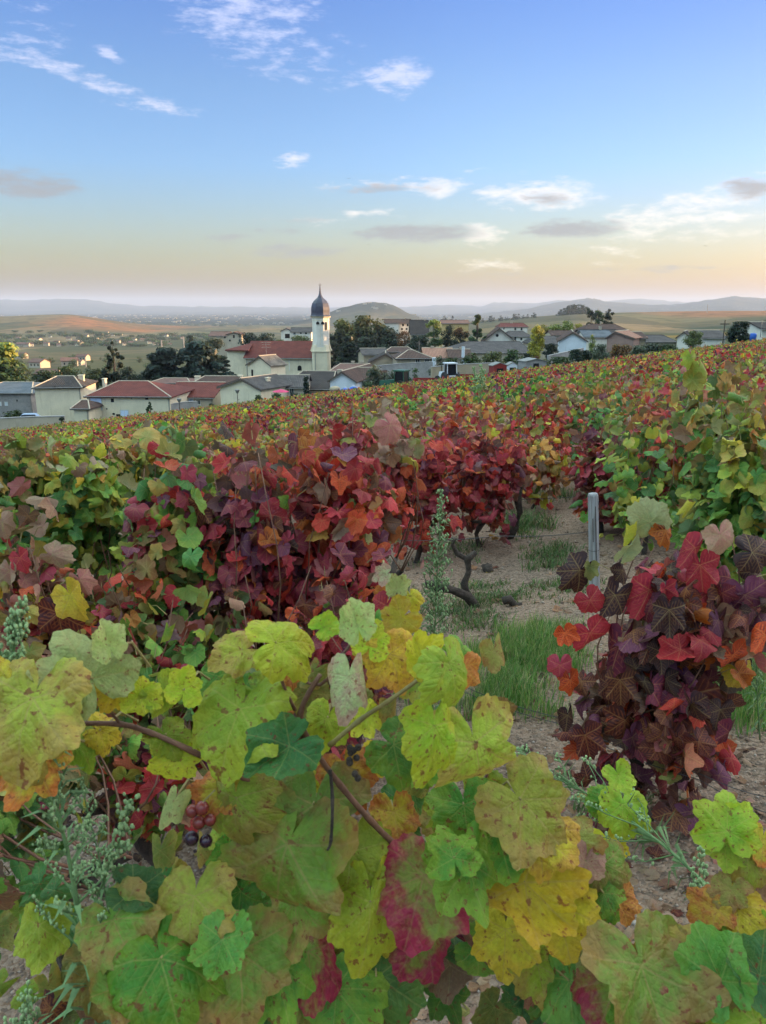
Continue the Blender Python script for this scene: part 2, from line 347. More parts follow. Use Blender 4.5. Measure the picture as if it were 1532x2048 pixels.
def vnoise(x, y, s, seed=0):
    """cheap smooth value noise"""
    x = x/s; y = y/s; xi = np.floor(x).astype(np.int64); yi = np.floor(y).astype(np.int64); fx = x-xi; fy = y-yi
    fx = fx*fx*(3-2*fx); fy = fy*fy*(3-2*fy)
    def h(a, b):
        n = (a*374761393+b*668265263+seed*982451653) & 0x7fffffff; n = ((n ^ (n >> 13))*1274126177) & 0x7fffffff
        return ((n ^ (n >> 16)) & 0xffff)/65535.
    return (h(xi, yi)*(1-fx)+h(xi+1, yi)*fx)*(1-fy)+(h(xi, yi+1)*(1-fx)+h(xi+1, yi+1)*fx)*fy
RIDGES = [ # (D, half width in log D, [(px, py skyline)...])
 (3600, .16, [(520, 672), (560, 655), (600, 643), (640, 632), (680, 617), (715, 608), (750, 604), (785, 609), (820, 628), (860, 641), (900, 652), (960, 680)]),
 (8500, .20, [(600, 690), (760, 650), (850, 634), (960, 627), (1050, 617), (1100, 606), (1165, 596), (1200, 602), (1250, 607), (1300, 610), (1350, 608), (1400, 600), (1455, 592), (1500, 596), (1532, 597), (1700, 585), (2700, 580)]),
 (14500, .22, [(-700, 590), (0, 598), (60, 600), (140, 597), (185, 599), (230, 606), (300, 612), (400, 613), (500, 614), (640, 615), (790, 614), (830, 613), (880, 610), (960, 612), (985, 604), (1070, 606), (1110, 600), (1200, 602), (1270, 597), (1330, 602), (1400, 608), (1532, 604), (2700, 600)])]
def terr(x, y):
    x = np.asarray(x, float); y = np.asarray(y, float); r = np.hypot(x, y); th = np.arctan2(x, y)
    thc = np.clip(th, -.93, .93); D = np.where(np.abs(th) > .93, r*math.cos(.93), np.maximum(y, 1e-3))
    px = np.clip(766+F*1.018*np.tan(thc), -699, 2699)
    ld = np.clip(np.log(np.maximum(D, 80)), _uld[0], _uld[-1]-1e-6)
    i = (px+700)/10; j = (ld-_uld[0])/(_uld[1]-_uld[0]); i0 = np.clip(i.astype(int), 0, 339); j0 = np.clip(j.astype(int), 0, 159); fi = i-i0; fj = j-j0
    g = (_g[i0, j0]*(1-fi)+_g[i0+1, j0]*fi)*(1-fj)+(_g[i0, j0+1]*(1-fi)+_g[i0+1, j0+1]*fi)*fj
    zt = EYE+g*np.maximum(D, 80)
    zt = zt + (vnoise(x, y, 300, 3)-.5)*np.clip((D-600)/1500, 0, 1)*8
    for (RD, w, sk) in RIDGES:
        sk = np.array(sk, float); t = np.tan(np.arctan((1024-(np.interp(px, sk[:, 0], sk[:, 1])+(vnoise(px, px*0, 14, 5)-.5)*2.2))/F)-PITCH)
        q = np.abs(np.log(np.maximum(D, 80)/RD))/w; q = q*(1+.25*(vnoise(x, y, RD*.05, 9)-.5)*(q > .15))
        bmp = np.exp(-q**2*1.3)
        top = EYE+t*RD
        zt = np.where(top > zt, zt+(top-zt)*bmp, zt)
    zp = .118*x-.09*y
    far = np.clip((np.abs(x)-60)/60, 0, 1)
    zp = np.where(y < 0, .118*np.clip(x, -80, 240)-.04*y, zp)
    zp = zp + .045*np.clip(x-48-.15*np.maximum(y, 0), 0, 170)
    zp = zp - .0004*np.maximum(0, np.abs(x)-230)**2*(x > 0)
    edge = np.interp(th, [-3.2, -.5, .5, .66, .8, 1.6, 3.2], [80, 80, 80, 90, 180, 230, 200])
    wgt = np.clip((r-edge)/(edge*.35), 0, 1); wgt = wgt*wgt*(3-2*wgt)
    z = zp*(1-wgt)+zt*wgt
    amp = np.clip(1-(r-3)/40, 0, 1)
    z = z + amp*((vnoise(x, y, .55, 1)-.5)*.045+(vnoise(x, y, .16, 2)-.5)*.018)+(vnoise(x, y, 6, 4)-.5)*.10
    return z
def gz(x, y): return float(terr(np.array([x]), np.array([y]))[0])
def cols(t, c, co, sc, lo, hi, c2, fac=1.):
    n = noise(t, co, sc, 5, .6); return MIX(t, remap(t, n.outputs[0], lo, hi, 0, fac), c, c2)
def soilmat():
    m, t, b = newmat('granite_soil'); co = coords(t)
    c = cols(t, (.265, .16, .105), co, .9, .35, .65, (.12, .082, .06))
    c = cols(t, c, co, 24, .35, .7, (.34, .225, .16), .8)
    c = cols(t, c, co, 4.5, .55, .72, (.06, .05, .035), .8)
    v = t.nodes.new('ShaderNodeTexVoronoi'); v.inputs['Scale'].default_value = 75; v.inputs['Randomness'].default_value = 1; t.links.new(co, v.inputs['Vector'])
    sp = t.nodes.new('ShaderNodeSeparateColor'); t.links.new(v.outputs['Color'], sp.inputs[0])
    c = MIX(t, remap(t, sp.outputs[0], .1, .9, 0, .75, False), c, (.37, .265, .2)); c = MIX(t, remap(t, sp.outputs[1], .6, 1., 0, .7, False), c, (.07, .055, .05))
    t.links.new(c, b.inputs['Base Color']); b.inputs['Roughness'].default_value = .95; b.inputs['Specular IOR Level'].default_value = .15
    n = noise(t, co, 40, 5, .7)
    h = M_('ADD', M_('MULTIPLY', M_('SUBTRACT', 1., v.outputs['Distance'], tree=t), .7, tree=t), n.outputs[0], tree=t)
    bump(t, b, h, .012); return m
def fieldmat():
    m, t, b = newmat('far_fields'); co = coords(t)
    sx = t.nodes.new('ShaderNodeSeparateXYZ'); t.links.new(co, sx.inputs[0]); X, Y, Z = sx.outputs
    wob = VM(t, 'ADD', co, VM(t, 'MULTIPLY', noise(t, co, .006, 3).outputs['Color'], (60, 60, 0)))
    v = t.nodes.new('ShaderNodeTexVoronoi'); v.inputs['Scale'].default_value = .0085; t.links.new(VM(t, 'MULTIPLY', wob, (1, .6, 0)), v.inputs['Vector'])
    sp = t.nodes.new('ShaderNodeSeparateColor'); t.links.new(v.outputs['Color'], sp.inputs[0])
    rp = t.nodes.new('ShaderNodeValToRGB'); rp.color_ramp.interpolation = 'CONSTANT'
    E = rp.color_ramp.elements
    pal = [(0, (.10, .095, .045)), (.16, (.17, .14, .07)), (.32, (.13, .105, .055)), (.46, (.21, .145, .07)), (.58, (.11, .09, .05)), (.72, (.23, .16, .085)), (.86, (.085, .085, .045))]
    while len(E) < len(pal): E.new(.5)
    for e, (p, c) in zip(E, pal): e.position = p; e.color = (*c, 1)
    t.links.new(sp.outputs[0], rp.inputs[0]); c = rp.outputs[0]
    # the red-orange vineyards: on the hill across the valley and on the slope to the right
    hill = M_('MULTIPLY', remap(t, Y, 1650, 1900), remap(t, Y, 2500, 3000, 1, 0), tree=t)
    hill = M_('MULTIPLY', hill, M_('MULTIPLY', remap(t, X, -900, -740), remap(t, X, -560, -520, 1, 0), tree=t), tree=t)
    c = MIX(t, M_('MULTIPLY', hill, remap(t, sp.outputs[1], .25, .5, .25, 1), tree=t), c, (.33, .135, .055))
    h2 = M_('MULTIPLY', M_('MULTIPLY', remap(t, X, 420, 560), remap(t, Y, 1150, 1300), tree=t), remap(t, Y, 1650, 1800, 1, 0), tree=t)
    c = MIX(t, M_('MULTIPLY', h2, .85, tree=t), c, (.32, .13, .06))
    h3 = M_('MULTIPLY', M_('MULTIPLY', remap(t, X, 190, 230), remap(t, Y, 420, 470), tree=t), remap(t, Y, 640, 700, 1, 0), tree=t)
    c = MIX(t, M_('MULTIPLY', h3, .7, tree=t), c, (.38, .21, .04))
    n = noise(t, co, .03, 6, .65); c = MIX(t, remap(t, n.outputs[0], .45, .7, 0, .7), c, (.035, .045, .025))
    w = t.nodes.new('ShaderNodeTexWave'); w.bands_direction = 'DIAGONAL'; w.inputs['Scale'].default_value = .09; w.inputs['Distortion'].default_value = 2; t.links.new(co, w.inputs[0])
    c = MIX(t, M_('MULTIPLY', w.outputs[1], .25, tree=t), c, (.05, .05, .03))
    # wooded mountains far off
    c = MIX(t, remap(t, Y, 3000, 3400), c, MIX(t, remap(t, noise(t, co, .0022, 6, .65).outputs[0], .42, .62), (.022, .034, .024), (.055, .058, .04)))
    t.links.new(c, b.inputs['Base Color']); b.inputs['Roughness'].default_value = 1; b.inputs['Specular IOR Level'].default_value = .05
    return m
def grassmat():
    m, t, b = newmat('rough_ground'); co = coords(t)
    c = cols(t, (.05, .075, .028), co, .12, .4, .65, (.14, .12, .06)); c = cols(t, c, co, 1.4, .4, .7, (.03, .05, .018), .7)
    t.links.new(c, b.inputs['Base Color']); b.inputs['Roughness'].default_value = 1; b.inputs['Specular IOR Level'].default_value = .1
    bump(t, b, noise(t, co, 3, 5).outputs[0], .1); return m
NA, NR = 620, 430
ta = np.concatenate([np.linspace(-math.pi, -.62, 60, endpoint=False), np.linspace(-.62, .62, 500, endpoint=False), np.linspace(.62, math.pi, 60)])
rr = np.exp(np.linspace(math.log(.25), math.log(21000), NR))
TH, RR = np.meshgrid(ta, rr)
gx = RR*np.sin(TH); gy = RR*np.cos(TH); gzz = terr(gx, gy)
V = np.stack([gx, gy, gzz], -1).reshape(-1, 3); V = np.vstack([V, [[0, 0, gz(0, .01)]]])
na = len(ta); ii, jj = np.meshgrid(np.arange(NR-1), np.arange(na-1), indexing='ij')
q = np.stack([ii*na+jj, (ii+1)*na+jj, (ii+1)*na+jj+1, ii*na+jj+1], -1).reshape(-1, 4)[:, ::-1]
gm = npmesh('ground', V, q, [soilmat(), grassmat(), fieldmat()], smooth=True)
mi = np.where(rr[ii.ravel()] < 84, 0, np.where(rr[ii.ravel()] < 260, 1, 2)); gm.polygons.foreach_set('material_index', mi.astype(np.int32))
ground = tag(link('ground', gm), kind='structure')

# ---------------------------------------------------------------- haze: evening air over the valley
hm = bpy.data.materials.new('evening_air'); hm.use_nodes = True; ht = hm.node_tree; ht.nodes.clear()
pv = ht.nodes.new('ShaderNodeVolumePrincipled'); ho = ht.nodes.new('ShaderNodeOutputMaterial'); ht.links.new(pv.outputs[0], ho.inputs['Volume'])
HAZE = 0.8e-4
pv.inputs['Density'].default_value = HAZE; pv.inputs['Color'].default_value = (.52, .65, .90, 1); pv.inputs['Anisotropy'].default_value = .1
mb = MB(); mb.box(-23000, 23000, -23000, 23000, float(gzz.min())-5, float(gzz.max())+30); haze = tag(mb.build('haze', hm), kind='stuff')

# ---------------------------------------------------------------- leaves
def lobes(th, deep=1.):
    """vine leaf outline: five lobes, th from the tip (rad)"""
    a = np.abs(np.degrees(th))
    r = np.interp(a, [0, 9, 18, 27, 35, 44, 52, 60, 70, 80, 89, 98, 106, 118, 132, 148, 162, 172, 180],
                  [1.0, .94, .86, .80-.12*deep, .82, .87, .95, .88, .80, .72-.11*deep, .74, .78, .85, .79, .75, .70, .58, .32, .10])
    return r
def template(N, rings, kind, seed, teeth=26):
    g = np.random.default_rng(seed); th = -math.pi+2*math.pi*(np.arange(N)+.0)/N
    deep = g.uniform(-.6, 1.0); r = lobes(th, deep)
    if N >= 40:
        saw = 1-2*np.abs(((th*teeth/(2*math.pi)+.13*np.sin(th*5)) % 1)-.5); r = r*(1+(.115 if N < 60 else .075)*(saw-.5)*(np.abs(th) < 2.9)+.03*np.sin(th*7+seed))
    elif N >= 18: r = r*(1+g.uniform(-.07, .07, N))
    asym = 1+.08*np.sin(th+g.uniform(0, 6))+.05*np.sin(2*th+g.uniform(0, 6))+.04*np.sin(3*th+g.uniform(0, 6)); r = r*asym
    P = [np.array([[0, 0.]])]
    for f in rings: P.append(np.stack([np.sin(th)*r*f, np.cos(th)*r*f], -1))
    P = np.concatenate(P); x, y = P[:, 0], P[:, 1]; rr_ = np.hypot(x, y); tt = np.arctan2(x, y)
    ph = g.uniform(0, 6, 4); z = .08*np.sin(3*tt+ph[0])*rr_**2+.06*np.sin(5*tt+ph[1])*rr_**2+.035*np.sin(x*6+ph[2])*np.sin(y*6+ph[3])
    z -= .10*np.cos(tt*3.5)*rr_**1.5*.5
    z += (.030*np.sin(x*11+ph[0]*3)*np.sin(y*10+ph[1]*3)+.022*np.sin(x*19+ph[2])*np.sin(y*17+ph[3]))*np.clip(rr_*2, 0, 1)+g.uniform(-.5, .5)*np.clip(rr_-.55, 0, 1)**1.5*(1+np.sin(2*tt+ph[1]))
    X, Y, Z = x.copy(), y.copy(), z
    if N >= 90: Z = Z*1.35+.20*np.sin(x*2.3+ph[1]*2)*np.sin(y*2.1+ph[2]*2)*rr_
    if kind == 'flat': Z = Z-.16*rr_**2+(.25*np.abs(x)**1.3 if N >= 90 else 0)
    elif kind == 'dome': Z = Z-.42*rr_**2; X = X*.93; Y = Y*.95
    elif kind == 'cup': Z = Z+.36*rr_**2; X = X*.93
    elif kind == 'fold': Z = Z+.62*np.abs(x)*(.6+.4*y); X = X*.78
    elif kind == 'drape': Z = Z-.55*np.abs(x)**1.4-.15*np.clip(y, 0, 1)**2; X = X*.76
    elif kind in ('roll', 'roll2'):
        k = 2.3 if kind == 'roll' else 3.4; s = 1 if seed % 2 else -1
        a = (x*.95+.25*y)*k; X = np.sin(a)/k; Z = s*(1-np.cos(a))/k+z*.6; Y = y
    elif kind == 'tiproll':
        a = np.clip(y, 0, 2)*1.9; Y = np.where(y > 0, np.sin(a)/1.9, y); Z = Z-np.where(y > 0, (1-np.cos(a))/1.9, 0); X = x*.95
    V = np.stack([X, Y, Z], -1); n = N; fs = [(0, 1+k, 1+(k+1) % n, 1+(k+1) % n) for k in range(n)]
    F4 = []
    for i in range(len(rings)-1):
        for k in range(n): F4.append((1+i*n+k, 1+(i+1)*n+k, 1+(i+1)*n+(k+1) % n, 1+i*n+(k+1) % n))
    tri = [(0, 1+(k+1) % n, 1+k) for k in range(n)][::1]
    # all triangles, so that one array holds them
    T = [(a, c, b) for a, b, c in tri]+[t for q_ in F4 for t in ((q_[0], q_[1], q_[2]), (q_[0], q_[2], q_[3]))]
    T = [(a, b, c) if i >= n else (a, b, c) for i, (a, b, c) in enumerate(T)]
    return V, np.array(T)[:, ::-1], P
KINDS = ['flat', 'dome', 'cup', 'fold', 'drape', 'roll', 'tiproll', 'roll', 'dome', 'roll2', 'drape', 'fold']
T_BIG = [template(96, [.15, .3, .45, .6, .75, .88, .95, 1.], k, 211+i, teeth=23) for i, k in enumerate(KINDS*3)]
T_HI = [template(48, [.35, .7, 1.], k, 331+i, teeth=21) for i, k in enumerate(KINDS*3)]
T_MID = [template(18, [.55, 1.], k, 451+i) for i, k in enumerate(KINDS*2)]
T_LOW = [template(9, [1.], k, 71+i) for i, k in enumerate(KINDS)]
def norm(a): return a/np.maximum(np.linalg.norm(a, axis=-1, keepdims=True), 1e-9)
def leaf_mesh(name, mat, TS, tidx, pos, Y, Z, size, c1, c2):
    """leaves in one mesh: Y tip direction, Z upper-side normal"""
    Y = norm(Y); X = norm(np.cross(Y, Z)); Z = np.cross(X, Y)
    VS = np.stack([t[0] for t in TS]); PS = np.stack([t[2] for t in TS]); Tf = TS[0][1]; N = VS.shape[1]; M = len(pos)
    v = VS[tidx]*size[:, None, None]
    Wv = pos[:, None, :]+v[..., 0:1]*X[:, None, :]+v[..., 1:2]*Y[:, None, :]+v[..., 2:3]*Z[:, None, :]
    Fc = (Tf[None]+(np.arange(M)*N)[:, None, None]).reshape(-1, 3)
    luv = np.concatenate([PS[tidx], np.repeat(rng.random((M, 1, 1)), N, 1)], -1).reshape(-1, 3)
    A = {'c1': ('FLOAT_COLOR', np.repeat(c1[:, None], N, 1).reshape(-1, 4)), 'c2': ('FLOAT_COLOR', np.repeat(c2[:, None], N, 1).reshape(-1, 4)), 'luv': ('FLOAT_VECTOR', luv)}
    return npmesh(name, Wv.reshape(-1, 3), Fc, mat, A, smooth=True)
# palettes: (base, along-vein strength), (edge / vein colour, edge strength)
PAL = {
 'green':  [((.075, .23, .04), 0, (.21, .34, .05), .5), ((.10, .29, .045), 0, (.30, .40, .06), .6), ((.055, .18, .045), 0, (.12, .26, .05), .4)],
 'bluegreen': [((.055, .17, .05), 0, (.13, .25, .06), .5)],
 'lime':   [((.20, .34, .04), 0, (.38, .42, .05), .8), ((.26, .36, .05), 0, (.42, .34, .05), .8)],
 'pale':   [((.26, .34, .15), 0, (.42, .42, .2), .8), ((.24, .32, .17), 0, (.34, .24, .15), .8)],
 'yellow': [((.56, .50, .04), 0, (.60, .34, .04), .7), ((.46, .46, .04), 0, (.6, .5, .06), .5)],
 'olive':  [((.22, .25, .055), 0, (.42, .26, .06), .8), ((.28, .26, .06), 0, (.30, .12, .05), .7), ((.16, .20, .05), 0, (.36, .31, .08), .6)],
 'orange': [((.55, .19, .045), .6, (.62, .38, .06), .5), ((.5, .14, .045), .7, (.66, .32, .06), .4)],
 'red':    [((.44, .028, .035), .7, (.74, .09, .04), .5), ((.54, .05, .04), .6, (.75, .20, .05), .4), ((.32, .018, .035), .6, (.62, .05, .05), .6)],
 'crimson': [((.26, .022, .045), .6, (.54, .045, .05), .5), ((.32, .04, .08), .5, (.52, .07, .08), .4)],
 'purple': [((.085, .02, .05), .65, (.34, .04, .05), .35), ((.12, .035, .085), .5, (.28, .07, .09), .3), ((.055, .018, .034), .8, (.38, .12, .04), .3)],
 'black':  [((.018, .010, .020), .7, (.14, .055, .03), .25), ((.028, .012, .022), .8, (.26, .05, .02), .3)],
 'ember':  [((.12, .015, .02), 1., (.62, .16, .02), .9), ((.2, .02, .02), 1., (.7, .10, .02), .7)],
 'brown':  [((.26, .13, .08), .3, (.38, .2, .1), .6), ((.32, .18, .13), .3, (.42, .29, .18), .5), ((.18, .09, .06), .3, (.3, .15, .08), .5)],
 'pink':   [((.42, .18, .16), .4, (.38, .28, .16), .7), ((.34, .09, .10), .5, (.42, .2, .13), .6)]}
def colours(names, probs, n):
    p = np.array(probs, float); p /= p.sum(); idx = rng.choice(len(names), n, p=p); c1 = np.ones((n, 4)); c2 = np.ones((n, 4))
    for i in range(n):
        o = PAL[names[idx[i]]]; a, w, b, e = o[rng.integers(len(o))]; k = rng.uniform(.72, 1.25); j = rng.uniform(.88, 1.12, 3)
        c1[i] = (*(np.array(a)*k*j), w); c2[i] = (*(np.array(b)*k), e)
    return c1, c2
MIXES = {
 'fresh': dict(green=6, lime=3.2, bluegreen=.8, olive=.5, yellow=.3),
 'green': dict(green=7, bluegreen=3, lime=2.4, olive=1.2, yellow=.4, brown=.3),
 'redgreen': dict(red=2.8, crimson=2.2, olive=2.5, green=1.2, lime=1.1, orange=2, brown=1, purple=1.2, pink=.8),
 'red': dict(red=6, crimson=5, purple=2.4, ember=1.0, orange=.4, brown=.15, olive=.3),
 'purple': dict(purple=6, crimson=4, red=2.2, ember=.8, black=1.0, brown=.1, green=.4),
 'dark': dict(black=6, purple=6, ember=1.5, crimson=1.7, red=.7, orange=.12, brown=.15, olive=.3),
 'magenta': dict(crimson=5, red=4, purple=2.2, pink=.4, orange=.3),
 'rust': dict(orange=3.6, brown=2.6, olive=2.4, red=2, crimson=1, lime=.6, yellow=1, green=.2, pink=1.0),
 'oliveyellow': dict(olive=5, lime=1.8, yellow=1.8, orange=2.2, brown=2.0, green=.4, pink=.9),
 'pinkbrown': dict(pink=3.5, brown=2.5, yellow=1.2, olive=1.5, purple=1, red=1, crimson=.6),
 'greenred': dict(green=3.4, red=1.6, crimson=1.4, purple=1.6, olive=2, lime=.8, brown=.5),
 'autumn': dict(olive=3, lime=2.4, yellow=2, green=2, orange=.8, brown=.7, pale=.8),
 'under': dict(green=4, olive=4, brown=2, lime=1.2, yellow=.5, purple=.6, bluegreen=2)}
def mixcol(m, n, dom=0.):
    d = dict(MIXES[m]); ks = list(d); w = np.array(list(d.values()), float)
    if dom:
        t = w.sum(); pk = rng.choice(len(ks), 2, p=w/t); w = w*(1-dom); w[pk[0]] += t*dom*.6; w[pk[1]] += t*dom*.4
    return colours(ks, w, n)

# ---------------------------------------------------------------- grapevines
def vine_leaf_layout(n, rx, ry, z0, z1, up=.35, shoots=5, canes=15, shell=.5):
    """leaves strung along arching canes, some hanging, some upright, with a ragged shell between them"""
    P = []; O_ = []; n1 = int(n*(1-shell)); per = max(2, n1//canes); H_ = z1-z0
    for k in range(canes):
        a = rng.uniform(0, 2*math.pi); q = rng.uniform(.35, 1.12); t = rng.uniform(.15, 1.); st = np.array([0, 0, z0+H_*.15]); hang = rng.random() < .35
        en = np.array([math.cos(a)*rx*q, math.sin(a)*ry*q, z0+H_*t if not (k < shoots) else z1+rng.uniform(.0, max(.05, up))])
        md = (st+en)/2+np.array([math.cos(a)*rx*.35, math.sin(a)*ry*.35, H_*(.45 if hang else .12)])
        s = np.linspace(.22, 1., per)+rng.normal(0, .03, per); s = s[:, None]; L = (1-s)**2*st+2*s*(1-s)*md+s*s*en
        ang = np.arange(per)*2.4+rng.uniform(0, 6); off = np.stack([np.cos(ang), np.sin(ang), rng.uniform(-.5, .5, per)], -1)*rng.uniform(.03, .10, per)[:, None]
        P.append(L+off); O_.append(norm(off*6+np.array([math.cos(a), math.sin(a), .25])*.9+rng.normal(0, .25, (per, 3))))
    n0 = int(n*shell*1.5); t = rng.random(n0)**.85; z = z0+H_*t; a = rng.uniform(0, 2*math.pi, n0)
    prof = np.sqrt(np.clip(1-((t-.5)/.66)**2, .05, 1)); lump = 1+.28*np.sin(a*3+z*7+rng.uniform(0, 6)); rad = rng.uniform(.15, 1, n0)**.5*prof*lump
    pos = np.stack([np.cos(a)*rad*rx, np.sin(a)*rad*ry, z], -1); g = vnoise(pos[:, 0]+pos[:, 1]*.7, pos[:, 2]+rng.uniform(0, 50), .13, 8); ok = g > .36
    out = norm(np.stack([np.cos(a)/rx, np.sin(a)/ry, (t-.4)*1.6], -1)); P.append(pos[ok]); O_.append(out[ok])
    return np.vstack(P), np.vstack(O_)
def orient(out, rough=.62):
    n = len(out); Z = norm(out*.8+np.array([0, 0, .55])+rng.normal(0, rough, (n, 3)))
    Y = norm(out*.45+np.array([0, 0, -.85])+rng.normal(0, .7, (n, 3))); return Y, Z
def trunk_part(root, h, seed, near=True, spread=.28):
    g = random.Random(seed); m = MB(); p = Vector((0, 0, -.12)); pts = [p.copy()]; rad = [.034]
    for i in range(6):
        p = p+Vector((g.uniform(-.04, .04), g.uniform(-.04, .04), (h+.12)/6)); pts.append(p.copy()); rad.append(.03-.002*i+g.uniform(-.006, .008))
    m.tube(pts, rad, 8 if near else 5)
    heads = []
    for k in range(3):
        a = g.uniform(0, 6.28); q_ = [p.copy()]; rr2 = [.022]
        for i in range(3):
            q_.append(q_[-1]+Vector((math.cos(a)*.06, math.sin(a)*.06, g.uniform(0, .06)))); rr2.append(.019-.003*i)
        m.tube(q_, rr2, 6 if near else 4); heads.append(q_[-1])
    m.build('trunk', MATS['bark'], root, smooth=True); return heads
def canes_part(root, heads, z1, rx, ry, seed, n=7, r=.0045, name='cane'):
    g = random.Random(seed+5); m = MB()
    for k in range(n):
        a = g.uniform(0, 6.28); h = heads[k % len(heads)]; e = Vector((math.cos(a)*rx*g.uniform(.2, .9), math.sin(a)*ry*g.uniform(.2, .9), z1*g.uniform(.8, 1.12)))
        pts = []
        for i in range(7):
            t = i/6; b = h.lerp(e, t)+Vector((math.cos(a), math.sin(a), 0))*.12*math.sin(t*3.14); pts.append(b+Vector((g.uniform(-.012, .012), g.uniform(-.012, .012), 0)))
        m.tube(pts, [r*(1-.6*i/6) for i in range(7)], 5)
    m.build(name, MATS['cane'], root, smooth=True)
def near_vine(px0, px1, pt, pb, D, n, mix, label, size=(.06, .085), extra=None, depth=.32, TS=None, hang=None, seed=1, up=.25, mix_top=None, lean=0., curled=False):
    """one vine standing D metres off, its foliage filling the given part of the view"""
    cx = at((px0+px1)/2, (pt+pb)/2, D).x; g0 = gz(cx, D); rx = (px1-px0)/2/F*D*.97
    z1 = at(766, pt, D).z-g0; z0 = max(.12, at(766, pb, D).z-g0)
    root = empty('grapevine', (cx, D, g0), label=label, cat='grapevine', group='grapevines nearest the path')
    pos, out = vine_leaf_layout(int(n*2.1), rx, depth, z0, z1-.05, up=up)
    pos[:, 0] += lean*((pos[:, 2]-z0)/max(.1, z1-z0)-.5)
    Y, Z = orient(out); c1, c2 = mixcol(mix, len(pos))
    if mix_top:
        t1, t2 = mixcol(mix_top, len(pos)); k = (pos[:, 2] > z1-.16)[:, None]; c1 = np.where(k, t1, c1); c2 = np.where(k, t2, c2)
    sz = .88*(size[0]*.72+(size[1]-size[0]*.72)*rng.beta(1.8, 1.6, len(pos))); ti = rng.integers(0, len(TS or T_HI), len(pos))
    if curled: ok_ = np.array([i for i, k in enumerate(KINDS*3) if k in ('roll', 'roll2', 'fold', 'drape', 'tiproll')]); ti = np.where(rng.random(len(pos)) < .8, ok_[rng.integers(0, len(ok_), len(pos))], ti)
    if extra:
        for (ex, ey, er, em, ang) in extra:
            p = np.array(at(ex, ey, D-.12))-np.array([cx, D, g0]); pos = np.vstack([pos, p]); Y = np.vstack([Y, [math.sin(R(ang)), -.1, -math.cos(R(ang))]]); Z = np.vstack([Z, [rng.normal(0, .3), -1, .5+rng.normal(0, .2)]])
            a, b = mixcol(em, 1) if em in MIXES else colours([em], [1], 1); c1 = np.vstack([c1, a]); c2 = np.vstack([c2, b]); sz = np.append(sz, er/F*D*.92); ti = np.append(ti, rng.integers(0, 12))
    me = leaf_mesh('foliage', MATS['leaf'], TS or T_HI, ti, pos, Y, Z, sz, c1, c2); link('foliage', me, root)
    heads = trunk_part(root, min(.5, max(.25, z0+.05)), seed); canes_part(root, heads, z1, rx, depth, seed, 9)
    m = MB(); g = random.Random(seed)   # leaf stalks
    for i in range(0, len(pos), 2):
        p = Vector(pos[i]); qd = Vector((-p.x*.35, -p.y*.35, -.035)); m.tube([p, p+qd*.35+Vector((0, 0, .015)), p+qd*.8], [.0011, .0014, .0018], 3, cap=False)
    m.build('leaf_stalk', MATS['stalk'], root)['kind'] = 'stuff'
    return root
